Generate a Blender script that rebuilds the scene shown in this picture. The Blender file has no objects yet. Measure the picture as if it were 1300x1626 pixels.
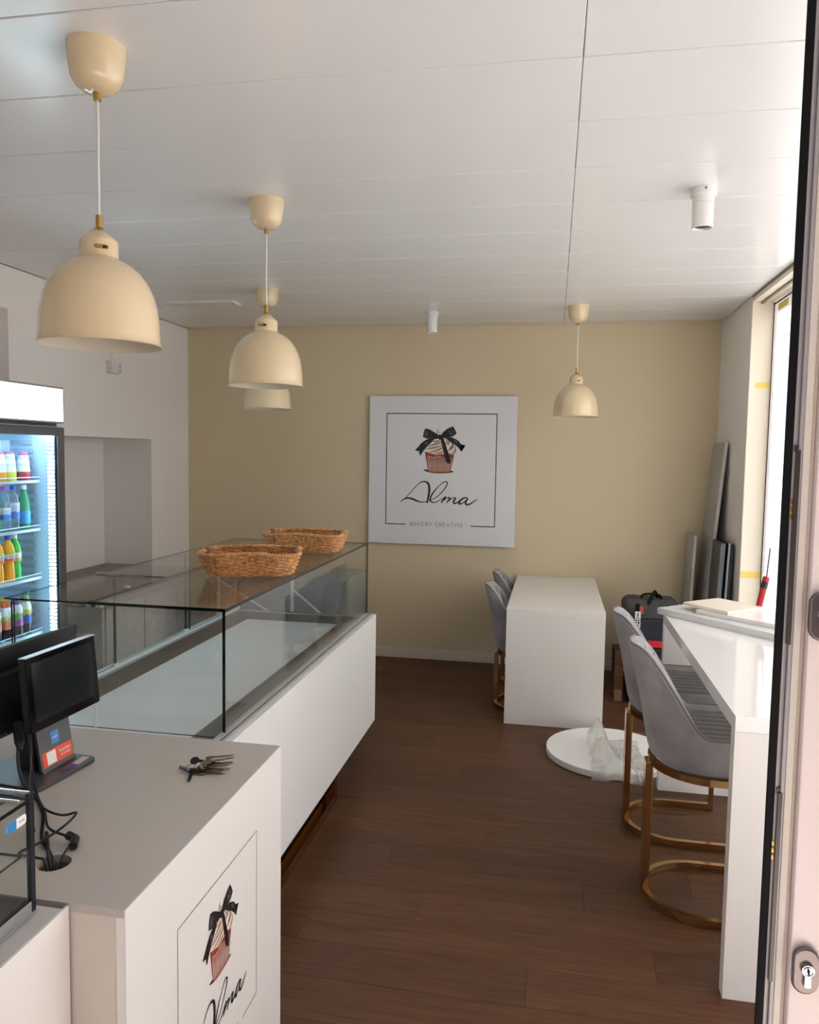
import bpy, bmesh, math, random
from mathutils import Vector, Matrix
S = bpy.context.scene
COL = S.collection
PI = math.pi
rnd = random.Random(7)

# ------------------------------------------------------------------ camera
YAW, PIT, ROL, FPX = 0.182894690, 0.0749470396, 0.0161559614, 1232.37
fw = Vector((-math.sin(YAW)*math.cos(PIT), math.cos(YAW)*math.cos(PIT), -math.sin(PIT)))
r0 = Vector((math.cos(YAW), math.sin(YAW), 0)); u0 = r0.cross(fw)
rr = math.cos(ROL)*r0 + math.sin(ROL)*u0; uu = -math.sin(ROL)*r0 + math.cos(ROL)*u0
cam = bpy.data.cameras.new('camera'); cam_o = bpy.data.objects.new('camera', cam); COL.objects.link(cam_o)
M = Matrix((rr, uu, -fw)).transposed().to_4x4(); M.translation = Vector((0, 0, 1.7)); cam_o.matrix_world = M
cam.sensor_fit = 'HORIZONTAL'; cam.sensor_width = 36.0; cam.lens = 36.0*FPX/1300.0
cam.clip_start = 0.05; cam.clip_end = 200
S.camera = cam_o

# ------------------------------------------------------------------ world, sun, exposure
w = bpy.data.worlds.new('world'); S.world = w; w.use_nodes = True
nt = w.node_tree; nt.nodes.clear()
out = nt.nodes.new('ShaderNodeOutputWorld'); bg = nt.nodes.new('ShaderNodeBackground')
tc = nt.nodes.new('ShaderNodeTexCoord'); sp = nt.nodes.new('ShaderNodeSeparateXYZ'); cr = nt.nodes.new('ShaderNodeValToRGB')
nt.links.new(tc.outputs['Generated'], sp.inputs[0]); nt.links.new(sp.outputs['Z'], cr.inputs[0])
cr.color_ramp.elements[0].position = 0.0; cr.color_ramp.elements[0].color = (0.82, 0.86, 0.90, 1)
cr.color_ramp.elements[1].position = 0.7; cr.color_ramp.elements[1].color = (0.55, 0.72, 1.0, 1)
nt.links.new(cr.outputs[0], bg.inputs[0]); bg.inputs[1].default_value = 1.0
nt.links.new(bg.outputs[0], out.inputs[0])
sun = bpy.data.lights.new('sun', 'SUN'); sun.energy = 27.0; sun.color = (1.0, 0.99, 0.98); sun.angle = 0.02
sun_o = bpy.data.objects.new('sun', sun); COL.objects.link(sun_o)
sun_o.rotation_euler = Vector((-0.48, -0.58, -0.66)).to_track_quat('-Z', 'Y').to_euler()
vs = S.view_settings; S.display_settings.display_device = 'sRGB'
vs.view_transform = 'Standard'; vs.look = 'None'; vs.gamma = 1.0; vs.use_curve_mapping = False
vs.exposure = 0.27
cy = S.cycles
cy.max_bounces = 12; cy.diffuse_bounces = 5; cy.glossy_bounces = 5; cy.transmission_bounces = 6; cy.transparent_max_bounces = 24
cy.caustics_reflective = False; cy.caustics_refractive = False; cy.sample_clamp_indirect = 6.0
cy.use_denoising = True

# ------------------------------------------------------------------ materials
def lin(c):
    c = c/255.0
    return c/12.92 if c <= 0.04045 else ((c+0.055)/1.055)**2.4
def rgb(r, g, b): return (lin(r), lin(g), lin(b), 1.0)
MATS = {}
def mat(name, col, rough=0.5, metal=0.0, spec=0.5, emit=0.0, noise=0.0, nscale=20.0, bump=0.0, bscale=200.0, trans=0.0, sheen=0.0, coat=0.0, stretch=None, alpha=1.0):
    if name in MATS: return MATS[name]
    m = bpy.data.materials.new(name); m.use_nodes = True; t = m.node_tree
    p = t.nodes['Principled BSDF']
    p.inputs['Base Color'].default_value = col; p.inputs['Roughness'].default_value = rough; p.inputs['Metallic'].default_value = metal
    p.inputs['Specular IOR Level'].default_value = spec
    p.inputs['Transmission Weight'].default_value = trans; p.inputs['Sheen Weight'].default_value = sheen
    p.inputs['Coat Weight'].default_value = coat; p.inputs['Coat Roughness'].default_value = 0.05
    p.inputs['Alpha'].default_value = alpha
    if emit:
        p.inputs['Emission Color'].default_value = col; p.inputs['Emission Strength'].default_value = emit
    if noise or bump:
        g = t.nodes.new('ShaderNodeTexCoord'); mp = t.nodes.new('ShaderNodeMapping')
        t.links.new(g.outputs['Object'], mp.inputs[0])
        if stretch: mp.inputs['Scale'].default_value = stretch
    if noise:
        n = t.nodes.new('ShaderNodeTexNoise'); n.inputs['Scale'].default_value = nscale; n.inputs['Detail'].default_value = 5
        t.links.new(mp.outputs[0], n.inputs[0])
        rp = t.nodes.new('ShaderNodeMapRange'); rp.inputs[1].default_value = 0.3; rp.inputs[2].default_value = 0.7
        rp.inputs[3].default_value = 1-noise; rp.inputs[4].default_value = 1+noise*0.6
        t.links.new(n.outputs['Fac'], rp.inputs[0])
        mx = t.nodes.new('ShaderNodeMix'); mx.data_type = 'RGBA'; mx.blend_type = 'MULTIPLY'; mx.inputs[0].default_value = 1
        mx.inputs[6].default_value = col; t.links.new(rp.outputs[0], mx.inputs[7]); t.links.new(mx.outputs[2], p.inputs['Base Color'])
    if bump:
        n2 = t.nodes.new('ShaderNodeTexNoise'); n2.inputs['Scale'].default_value = bscale; n2.inputs['Detail'].default_value = 3
        t.links.new(mp.outputs[0], n2.inputs[0])
        b = t.nodes.new('ShaderNodeBump'); b.inputs['Strength'].default_value = bump; b.inputs['Distance'].default_value = 0.002
        t.links.new(n2.outputs['Fac'], b.inputs['Height']); t.links.new(b.outputs[0], p.inputs['Normal'])
    MATS[name] = m; return m

def glass(name, tint=(0.982, 0.994, 0.989, 1), base=0.04, gain=1.0, rough=0.0, white=0.0, whitecol=(0.8, 0.8, 0.8, 1)):
    if name in MATS: return MATS[name]
    m = bpy.data.materials.new(name); m.use_nodes = True; t = m.node_tree; t.nodes.clear()
    o = t.nodes.new('ShaderNodeOutputMaterial'); lw = t.nodes.new('ShaderNodeLayerWeight'); lw.inputs[0].default_value = 0.5
    pw = t.nodes.new('ShaderNodeMath'); pw.operation = 'POWER'; pw.inputs[1].default_value = 5.0
    t.links.new(lw.outputs['Facing'], pw.inputs[0])
    mr = t.nodes.new('ShaderNodeMapRange'); mr.inputs[3].default_value = base; mr.inputs[4].default_value = gain
    t.links.new(pw.outputs[0], mr.inputs[0])
    tr = t.nodes.new('ShaderNodeBsdfTransparent'); tr.inputs[0].default_value = tint
    gl = t.nodes.new('ShaderNodeBsdfGlossy'); gl.inputs['Roughness'].default_value = rough
    mx = t.nodes.new('ShaderNodeMixShader'); t.links.new(mr.outputs[0], mx.inputs[0]); t.links.new(gl.outputs[0], mx.inputs[2])
    if white:
        df = t.nodes.new('ShaderNodeBsdfDiffuse'); df.inputs[0].default_value = whitecol
        tl = t.nodes.new('ShaderNodeBsdfTranslucent'); tl.inputs[0].default_value = whitecol
        m2 = t.nodes.new('ShaderNodeMixShader'); m2.inputs[0].default_value = 0.5
        t.links.new(df.outputs[0], m2.inputs[1]); t.links.new(tl.outputs[0], m2.inputs[2])
        m3 = t.nodes.new('ShaderNodeMixShader'); m3.inputs[0].default_value = white
        t.links.new(tr.outputs[0], m3.inputs[1]); t.links.new(m2.outputs[0], m3.inputs[2]); t.links.new(m3.outputs[0], mx.inputs[1])
    else:
        t.links.new(tr.outputs[0], mx.inputs[1])
    t.links.new(mx.outputs[0], o.inputs[0]); MATS[name] = m; return m

def film_mat():
    m = bpy.data.materials.new('white_window_film'); m.use_nodes = True; t = m.node_tree; t.nodes.clear()
    o = t.nodes.new('ShaderNodeOutputMaterial'); d = t.nodes.new('ShaderNodeBsdfDiffuse'); tl = t.nodes.new('ShaderNodeBsdfTranslucent')
    d.inputs[0].default_value = (0.85, 0.85, 0.85, 1); tl.inputs[0].default_value = (0.9, 0.9, 0.9, 1)
    mx = t.nodes.new('ShaderNodeMixShader'); mx.inputs[0].default_value = 0.6
    t.links.new(d.outputs[0], mx.inputs[1]); t.links.new(tl.outputs[0], mx.inputs[2]); t.links.new(mx.outputs[0], o.inputs[0])
    return m

def wood_mat(name, dark, light):
    m = bpy.data.materials.new(name); m.use_nodes = True; t = m.node_tree; p = t.nodes['Principled BSDF']
    g = t.nodes.new('ShaderNodeTexCoord'); oi = t.nodes.new('ShaderNodeObjectInfo')
    ad = t.nodes.new('ShaderNodeVectorMath'); ad.operation = 'MULTIPLY_ADD'
    t.links.new(oi.outputs['Random'], ad.inputs[0]); ad.inputs[1].default_value = (37, 23, 11); t.links.new(g.outputs['Object'], ad.inputs[2])
    mp = t.nodes.new('ShaderNodeMapping'); mp.inputs['Scale'].default_value = (1.3, 16, 10); t.links.new(ad.outputs[0], mp.inputs[0])
    n = t.nodes.new('ShaderNodeTexNoise'); n.inputs['Scale'].default_value = 1.6; n.inputs['Detail'].default_value = 8; n.inputs['Roughness'].default_value = 0.65; n.inputs['Distortion'].default_value = 1.2
    t.links.new(mp.outputs[0], n.inputs[0])
    mp2 = t.nodes.new('ShaderNodeMapping'); mp2.inputs['Scale'].default_value = (5, 160, 60); t.links.new(ad.outputs[0], mp2.inputs[0])
    n2 = t.nodes.new('ShaderNodeTexNoise'); n2.inputs['Scale'].default_value = 1.0; n2.inputs['Detail'].default_value = 4; t.links.new(mp2.outputs[0], n2.inputs[0])
    r = t.nodes.new('ShaderNodeValToRGB'); r.color_ramp.elements[0].position = 0.3; r.color_ramp.elements[0].color = dark
    r.color_ramp.elements[1].position = 0.72; r.color_ramp.elements[1].color = light
    mm = t.nodes.new('ShaderNodeMath'); mm.operation = 'MULTIPLY_ADD'; mm.inputs[1].default_value = 0.45; t.links.new(n2.outputs['Fac'], mm.inputs[0])
    m2 = t.nodes.new('ShaderNodeMath'); m2.operation = 'MULTIPLY'; m2.inputs[1].default_value = 0.6; t.links.new(n.outputs['Fac'], m2.inputs[0]); t.links.new(m2.outputs[0], mm.inputs[2])
    t.links.new(mm.outputs[0], r.inputs[0])
    hv = t.nodes.new('ShaderNodeHueSaturation'); t.links.new(r.outputs[0], hv.inputs['Color'])
    mr = t.nodes.new('ShaderNodeMapRange'); mr.inputs[3].default_value = 0.86; mr.inputs[4].default_value = 1.12; t.links.new(oi.outputs['Random'], mr.inputs[0])
    t.links.new(mr.outputs[0], hv.inputs['Value']); t.links.new(hv.outputs[0], p.inputs['Base Color'])
    p.inputs['Roughness'].default_value = 0.5; p.inputs['Specular IOR Level'].default_value = 0.35
    b = t.nodes.new('ShaderNodeBump'); b.inputs['Strength'].default_value = 0.12; b.inputs['Distance'].default_value = 0.001
    t.links.new(n2.outputs['Fac'], b.inputs['Height']); t.links.new(b.outputs[0], p.inputs['Normal'])
    return m

CEIL = mat('ceiling_panel_white', rgb(236, 235, 234), 0.22, spec=0.5)
DARKGAP = mat('dark_gap', rgb(40, 38, 36), 0.8)
BEIGE = mat('beige_wall_paint', rgb(218, 201, 167), 0.75, bump=0.05, bscale=300)
GREYW = mat('white_wall_paint', rgb(240, 234, 229), 0.8, bump=0.05, bscale=300)
TRIMW = mat('trim_white', rgb(222, 212, 194), 0.55)
WHITE_GLOSS = mat('white_gloss_lacquer', rgb(238, 237, 234), 0.05, spec=0.5)
WHITE_SATIN = mat('white_satin_board', rgb(234, 230, 225), 0.35)
TAUPE = mat('taupe_worktop', rgb(192, 184, 175), 0.55, noise=0.05, nscale=260)
BEIGEPANEL = mat('beige_panel', rgb(214, 203, 190), 0.5)
GOLD = mat('brushed_gold', rgb(196, 158, 108), 0.14, metal=1.0)
DARKGOLD = mat('dark_gold', rgb(150, 105, 55), 0.3, metal=1.0)
BRASS = mat('brass', rgb(196, 158, 88), 0.3, metal=1.0)
CHROME = mat('chrome', rgb(205, 205, 208), 0.12, metal=1.0)
ALU = mat('satin_aluminium', rgb(190, 190, 194), 0.35, metal=1.0)
STEEL = mat('dark_stainless', rgb(150, 146, 138), 0.35, metal=1.0)
ENAMEL = mat('cream_enamel', rgb(230, 208, 168), 0.35, spec=0.4, coat=1.0)
ENAMEL_IN = mat('cream_enamel_inside', rgb(216, 206, 186), 0.6)
CORDW = mat('white_cord', rgb(230, 226, 220), 0.6)
WHITEPL = mat('white_plastic', rgb(232, 230, 226), 0.4)
BLACKPL = mat('black_plastic', rgb(24, 24, 26), 0.4)
BLACKRUB = mat('black_rubber', rgb(8, 8, 10), 0.7, spec=0.2)
SCREEN = mat('screen_glass', rgb(14, 16, 17), 0.06, spec=0.6)
SLATE = mat('slate_plastic', rgb(62, 64, 68), 0.32)
VELVET = mat('grey_velvet', rgb(150, 147, 149), 0.85, spec=0.2, sheen=0.35, noise=0.3, nscale=7, bump=0.2, bscale=120)
VELVET_D = mat('grey_velvet_seat', rgb(112, 107, 104), 0.85, spec=0.2, sheen=0.25, noise=0.1, nscale=14)
PIPING = mat('velvet_piping', rgb(116, 113, 114), 0.8, sheen=0.2)
WICKER = mat('wicker', rgb(206, 146, 86), 0.55, noise=0.55, nscale=60)
WICKER_D = mat('wicker_rim', rgb(214, 160, 108), 0.6, noise=0.4, nscale=70)
GLASS = glass('clear_pane')
GEDGE = mat('glass_edge_green', rgb(12, 24, 22), 0.12, spec=0.5)
FILM = film_mat()

# ------------------------------------------------------------------ mesh helpers
WM = {}
class MB:
    def __init__(s): s.bm = bmesh.new()
    def f(s, vs, m=0):
        try:
            fc = s.bm.faces.new(vs); fc.material_index = m; return fc
        except ValueError: return None
    def v(s, p): return s.bm.verts.new(p)
    def box(s, x0, x1, y0, y1, z0, z1, m=0, edge=None, R=None):
        """axis box; edge = material for the narrow faces of a pane; R = matrix"""
        c = [(x0,y0,z0),(x1,y0,z0),(x1,y1,z0),(x0,y1,z0),(x0,y0,z1),(x1,y0,z1),(x1,y1,z1),(x0,y1,z1)]
        if R is not None: c = [R @ Vector(p) for p in c]
        V = [s.v(p) for p in c]
        d = [abs(x1-x0), abs(y1-y0), abs(z1-z0)]; thin = d.index(min(d))
        for idx, ax in (((0,3,2,1),2),((4,5,6,7),2),((0,1,5,4),1),((2,3,7,6),1),((1,2,6,5),0),((3,0,4,7),0)):
            s.f([V[i] for i in idx], m if (edge is None or ax == thin) else edge)
        return s
    def quad(s, a, b, c, d, m=0): s.f([s.v(p) for p in (a, b, c, d)], m); return s
    def tube(s, pts, r, n=8, m=0, closed=False, cap=True, radii=None):
        pts = [Vector(p) for p in pts]; N = len(pts); rings = []
        up = Vector((0, 0, 1)); prev = None
        for i in range(N):
            a = pts[(i-1) % N] if (closed or i > 0) else pts[i]
            b = pts[(i+1) % N] if (closed or i < N-1) else pts[i]
            t = (b-a)
            if t.length < 1e-9: t = Vector((0,0,1))
            t.normalize()
            if prev is None:
                ref = up if abs(t.z) < 0.9 else Vector((1,0,0))
                x = ref.cross(t).normalized()
            else:
                x = (prev - t*prev.dot(t))
                x = x.normalized() if x.length > 1e-6 else up.cross(t).normalized()
            prev = x; y = t.cross(x)
            ra = radii[i] if radii else r
            rings.append([s.v(pts[i] + ra*(math.cos(2*PI*k/n)*x + math.sin(2*PI*k/n)*y)) for k in range(n)])
        for i in range(N if closed else N-1):
            A = rings[i]; B = rings[(i+1) % N]
            for k in range(n): s.f([A[k], A[(k+1)%n], B[(k+1)%n], B[k]], m)
        if cap and not closed:
            s.f(list(reversed(rings[0])), m); s.f(rings[-1], m)
        return s
    def bar(s, pts, wd, th, m=0, closed=False, up=(0,0,1)):
        """rectangular section swept: wd across (horizontal normal), th along up"""
        pts = [Vector(p) for p in pts]; N = len(pts); rings = []; up = Vector(up)
        for i in range(N):
            a = pts[(i-1) % N] if (closed or i > 0) else pts[i]
            b = pts[(i+1) % N] if (closed or i < N-1) else pts[i]
            t = (b-a).normalized(); x = up.cross(t).normalized(); y = t.cross(x)
            rings.append([s.v(pts[i]+x*sx*wd/2+y*sy*th/2) for sx, sy in ((-1,-1),(1,-1),(1,1),(-1,1))])
        for i in range(N if closed else N-1):
            A = rings[i]; B = rings[(i+1) % N]
            for k in range(4): s.f([A[k], A[(k+1)%4], B[(k+1)%4], B[k]], m)
        if not closed:
            s.f(list(reversed(rings[0])), m); s.f(rings[-1], m)
        return s
    def lathe(s, prof, c=(0,0,0), n=24, m=0, mf=None, cap0=False, cap1=False, R=None):
        c = Vector(c); rings = []
        for (r, z) in prof:
            ps = [Vector((r*math.cos(2*PI*k/n), r*math.sin(2*PI*k/n), z)) for k in range(n)]
            if R is not None: ps = [R @ p for p in ps]
            rings.append([s.v(c+p) for p in ps])
        for i in range(len(rings)-1):
            mi = mf(i) if mf else m
            for k in range(n): s.f([rings[i][k], rings[i][(k+1)%n], rings[i+1][(k+1)%n], rings[i+1][k]], mi)
        if cap0: s.f(list(reversed(rings[0])), mf(0) if mf else m)
        if cap1: s.f(rings[-1], mf(len(rings)-2) if mf else m)
        return s
    def prism(s, poly, mat3, th, m=0, side=None):
        """poly of (u,v) extruded th along the third column of mat3 (4x4)"""
        A = [s.v(mat3 @ Vector((p[0], p[1], 0))) for p in poly]; B = [s.v(mat3 @ Vector((p[0], p[1], th))) for p in poly]
        s.f(list(reversed(A)), m); s.f(B, m); n = len(poly)
        for i in range(n): s.f([A[i], A[(i+1)%n], B[(i+1)%n], B[i]], m if side is None else side)
        return s
    def build(s, name, mats, parent=None, bevel=0.0, seg=2, smooth=35, sub=0, weld=False, kind=None, label=None, recalc=True):
        bm = s.bm
        if weld: bmesh.ops.remove_doubles(bm, verts=bm.verts, dist=1e-5)
        if recalc: bmesh.ops.recalc_face_normals(bm, faces=bm.faces)
        if bevel:
            es = [e for e in bm.edges if len(e.link_faces) == 2 and e.calc_face_angle(0) > math.radians(35)]
            bmesh.ops.bevel(bm, geom=es, offset=bevel, segments=seg, affect='EDGES', profile=0.5, clamp_overlap=True)
        if smooth:
            for fc in bm.faces: fc.smooth = True
            for e in bm.edges:
                if len(e.link_faces) != 2 or e.calc_face_angle(0) > math.radians(smooth): e.smooth = False
        me = bpy.data.meshes.new(name)
        if parent is not None:
            bm.transform(WM[parent.name].inverted())
        bm.to_mesh(me); bm.free()
        for k in (mats if isinstance(mats, (list, tuple)) else [mats]): me.materials.append(k)
        o = bpy.data.objects.new(name, me); COL.objects.link(o)
        if parent is not None:
            o.parent = parent; WM[o.name] = WM[parent.name].copy()
        else: WM[o.name] = Matrix.Identity(4)
        if bevel and smooth:
            wn = o.modifiers.new('wn', 'WEIGHTED_NORMAL'); wn.keep_sharp = True
        if sub:
            md = o.modifiers.new('sub', 'SUBSURF'); md.levels = sub; md.render_levels = sub
        if kind: o['kind'] = kind
        if label: o['label'] = label
        return o
def thing(name, label, cat, loc=(0,0,0), rz=0.0, group=None):
    o = bpy.data.objects.new(name, None); COL.objects.link(o); o.empty_display_size = 0.1
    o.location = loc; o.rotation_euler = (0, 0, rz)
    WM[o.name] = Matrix.Translation(Vector(loc)) @ Matrix.Rotation(rz, 4, 'Z')
    o['label'] = label; o['category'] = cat
    if group: o['group'] = group
    return o
def tag(o, label, cat, group=None):
    o['label'] = label; o['category'] = cat
    if group: o['group'] = group
    return o
def dup(root, loc, rz, label, group=None):
    def cp(o, par):
        c = o.copy(); COL.objects.link(c)
        if par is not None: c.parent = par
        for ch in [x for x in root_children.get(o.name, [])]: cp(ch, c)
        return c
    root_children = {}
    for x in bpy.data.objects:
        if x.parent: root_children.setdefault(x.parent.name, []).append(x)
    r = cp(root, None); r.location = loc; r.rotation_euler = (0, 0, rz)
    WM[r.name] = Matrix.Translation(Vector(loc)) @ Matrix.Rotation(rz, 4, 'Z')
    r['label'] = label
    if group: r['group'] = group
    return r
def crom(pts, sub=8, closed=False):
    P = [Vector(p) if len(p) == 3 else Vector((p[0], p[1], 0)) for p in pts]; n = len(P); o = []
    for i in range(n if closed else n-1):
        if closed: a, b, c, d = P[(i-1)%n], P[i], P[(i+1)%n], P[(i+2)%n]
        else: a, b, c, d = P[max(i-1,0)], P[i], P[i+1], P[min(i+2,n-1)]
        for k in range(sub):
            t = k/sub
            o.append(0.5*((2*b)+(c-a)*t+(2*a-5*b+4*c-d)*t*t+(3*b-3*c+d-a)*t**3))
    if not closed: o.append(P[-1])
    return o

# ================================================================== SETTING
LX, RX, BY, CZ, FY = -3.115, 1.215, 6.276, 2.75, 1.0
MB().box(-4.2, 1.7, 1.0, 6.6, -0.15, -0.004).build('floor', DARKGAP, kind='structure')
floor = bpy.data.objects['floor']
WOOD = wood_mat('brown_oak_plank', rgb(58, 33, 20), rgb(108, 71, 47))
PW, PL = 0.1852, 1.22
plank_mesh = None
offs = [0.0, 0.42, 0.81, 0.2, 0.62, 1.0, 0.33]
row = 0; y = 3.05 - PW*11
while y < BY:
    y0, y1 = max(y, 1.0), min(y+PW, BY)
    x = -3.7 - PL + offs[row % 7]
    if y1 > 1.0:
        while x < 1.36:
            x0, x1 = max(x, -3.55), min(x+PL, 1.36)
            if x1 - x0 > 0.02:
                full = (x1-x0 > PL-0.001) and (y1-y0 > PW-0.001)
                if full and plank_mesh:
                    o = bpy.data.objects.new('plank', plank_mesh); COL.objects.link(o); o.parent = floor
                    o.location = ((x0+x1)/2, (y0+y1)/2, 0)
                else:
                    hx, hy = (x1-x0)/2-0.0005, (y1-y0)/2-0.0005
                    o = MB().box(-hx, hx, -hy, hy, -0.004, 0.0).build('plank', WOOD, parent=floor, bevel=0.0007, seg=1, smooth=0)
                    o.location = ((x0+x1)/2, (y0+y1)/2, 0)
                    if full: plank_mesh = o.data
            x += PL
    y += PW; row += 1

# ceiling: white metal panels 0.4 m deep, two lengths meeting at x = 0.043
MB().box(-3.7, 1.42, 0.9, 6.6, CZ+0.012, CZ+0.25).build('ceiling', DARKGAP, kind='structure')
ceil = bpy.data.objects['ceiling']
yb = 1.752 - 0.3985*2
while yb < BY:
    ya, yc = yb+0.0028, min(yb+0.3985-0.0028, BY-0.012)
    if yc - ya > 0.05:
        for xa, xb in ((LX+0.008, 0.0422), (0.0440, RX-0.006)):
            m = MB(); m.box(xa, xb, ya, yc, CZ-0.012, CZ+0.012)
            m.build('ceiling_panel', CEIL, parent=ceil, bevel=0.002, seg=1, smooth=40)
    yb += 0.3985

# back wall + baseboard
MB().box(-3.7, 1.42, BY, BY+0.2, -0.1, CZ+0.02).build('wall_back', BEIGE, kind='structure')
MB().box(LX, RX, BY-0.015, BY, 0.0, 0.085).build('baseboard_back', TRIMW, kind='structure', bevel=0.004)
# left wall with two recesses
def wall_with_holes(name, x0, x1, y0, y1, z0, z1, holes, m):
    ys = sorted({y0, y1, *[h[0] for h in holes], *[h[1] for h in holes]}); zs = sorted({z0, z1, *[h[2] for h in holes], *[h[3] for h in holes]})
    b = MB()
    for i in range(len(ys)-1):
        for j in range(len(zs)-1):
            cy_, cz_ = (ys[i]+ys[i+1])/2, (zs[j]+zs[j+1])/2
            if any(h[0] < cy_ < h[1] and h[2] < cz_ < h[3] for h in holes): continue
            b.box(x0, x1, ys[i], ys[i+1], zs[j], zs[j+1])
    return b.build(name, m, kind='structure', smooth=0)
wall_with_holes('wall_left', -3.53, LX, 0.9, BY, -0.1, CZ+0.02, [(4.15, 5.645, 0.0, 1.781), (2.3, 4.036, 2.0, 2.495)], GREYW)
MB().box(-3.7, -3.53, 0.9, BY, -0.1, CZ+0.02).build('wall_niche', GREYW, kind='structure')
MB().box(-3.28, -3.23, 2.3, 4.036, 2.0, 2.495).build('trim_2', GREYW, kind='structure')
# thin shadow-gap trims round the ceiling
MB().box(LX, LX+0.008, 1.0, BY, CZ-0.014, CZ+0.012).build('trim_3', mat('grey_trim', rgb(120, 114, 108), 0.5), kind='structure')
# right side: pier, window head, film-covered window
MB().box(RX, 1.42, 5.36, BY, -0.1, CZ+0.02).build('wall_right', GREYW, kind='structure')
REVEAL = mat('cream_reveal', rgb(238, 228, 208), 0.6)
MB().box(RX+0.002, 1.345, 5.352, 5.36, 0.0, 2.70).build('trim_4', REVEAL, kind='structure')
MB().box(RX, 1.42, 0.94, 5.36, 2.70, CZ+0.02).build('wall_lintel', REVEAL, kind='structure')
MB().box(RX-0.004, RX+0.014, 1.0, 5.35, 2.726, 2.738).box(RX+0.05, RX+0.066, 1.0, 5.35, 2.688, 2.70).build('trim_5', mat('taupe_strip', rgb(150, 136, 116), 0.6), kind='structure')
win = MB().box(1.3475, 1.353, 1.0, 5.347, 0.02, 2.695).build('window_1', FILM, kind='structure')
MB().box(1.3435, 1.3472, 5.345, 5.3515, 0.02, 2.695).box(1.3445, 1.347, 1.0, 5.345, 2.68, 2.688).build('gasket', BLACKRUB, parent=win)
MB().box(1.345, 1.40, 1.0, 5.36, -0.1, 0.02).build('trim_6', WHITE_SATIN, kind='structure')
TAPE = mat('yellow_tape', rgb(240, 214, 110), 0.6)
def tape(name_lab, x0, x1, z0, z1, y):
    m = MB().box(x0, x1, y-0.001, y, z0, z1)
    return tag(m.build('masking_tape', TAPE), name_lab, 'tape', 'yellow tape on the window edge')
tape('yellow masking tape strip halfway up the window reveal', 1.256, 1.345, 2.155, 2.192, 5.351)
tape('yellow masking tape strip low on the window reveal by the red handle', 1.222, 1.35, 0.925, 0.968, 5.351)
t_ = MB().box(1.3455, 1.3472, 5.05, 5.26, 2.628, 2.668)
tag(t_.build('masking_tape', TAPE), 'yellow masking tape scrap at the top of the white window film', 'tape', 'yellow tape on the window edge')
# pavement and surroundings outside the open shop front
MB().box(-14, 14, -16, 1.0, -0.25, -0.02).build('pavement', mat('pavement_stone', rgb(196, 184, 176), 0.8, noise=0.1, nscale=3), kind='structure')
# shop front wall left of the entrance (behind the counter, outside the picture)
MB().box(-3.7, -0.89, 0.76, 0.94, -0.1, CZ+0.02).build('wall_front', GREYW, kind='structure')
MB().box(-0.89, 1.42, 0.76, 0.94, 2.62, CZ+0.25).build('wall_front_head', GREYW, kind='structure')

MB().box(-8, 1.42, 0.76, 9, CZ+0.27, 22.0).build('wall_sun_block_upper', mat('facade_plaster', rgb(200, 186, 176), 0.85), kind='structure')  # unseen mass above the shop, added to shade pavement and opposite facade
MB().box(3.2, 14, -3.0, 1.0, -0.2, 22.0).build('wall_sun_block_right', mat('facade_plaster', rgb(200, 186, 176), 0.85), kind='structure')  # unseen block added to keep sun off the right part of the pavement
MB().box(-14, 14, -9.0, -8.6, -0.2, 9.0).build('wall_opposite', mat('facade_plaster', rgb(200, 186, 176), 0.85), kind='structure')
# ================================================================== DOOR FRAME at right
door = MB().box(0.3065, 0.43, 0.9935, 1.06, 0.0, 2.6).build('door_1', mat('pinkish_white_door', rgb(238, 222, 216), 0.4), kind='structure', bevel=0.003)
MB().box(0.2705, 0.2805, 0.999, 1.003, 0.0, 2.6).build('gasket', BLACKRUB, parent=door, bevel=0.002)
GREYAL = mat('grey_aluminium', rgb(168, 163, 162), 0.45, metal=0.25)
MB().box(0.2805, 0.2842, 1.001, 1.004, 0.0, 2.6).box(0.2865, 0.291, 0.9985, 1.03, 0.0, 2.6).box(0.2838, 0.2865, 1.003, 1.01, 0.0, 2.6).build('rebate_profile', GREYAL, parent=door, bevel=0.0008)
MB().box(0.291, 0.3, 0.998, 1.05, 0.0, 2.6).box(0.3, 0.3065, 1.006, 1.05, 0, 2.6).build('bead', mat('cream_bead', rgb(214, 204, 190), 0.4), parent=door, bevel=0.002)
for z0, z1, zl in ((1.476, 1.712, 1.64), (1.046, 1.29, 1.215)):
    lp = MB().box(0.2835, 0.2885, 0.9965, 1.004, z0, z1).box(0.2815, 0.287, 0.999, 1.006, z1-0.002, z1+0.006).build('lock_plate', mat('dark_metal_plate', rgb(84, 80, 78), 0.35, metal=0.8), parent=door, bevel=0.0006)
    b_ = MB()
    for k in range(3): b_.box(0.2785, 0.2835, 1.0, 1.006, zl-0.012+k*0.009, zl-0.005+k*0.009)
    b_.build('latch_bolt', BRASS, parent=lp, bevel=0.0008)
def oblong(w_, h_, n=10):
    r = w_/2; P = []
    for k in range(n+1): a = PI*k/n; P.append((r*math.cos(a), h_/2-r+r*math.sin(a)))
    for k in range(n+1): a = PI+PI*k/n; P.append((r*math.cos(a), -h_/2+r+r*math.sin(a)))
    return P
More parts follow.
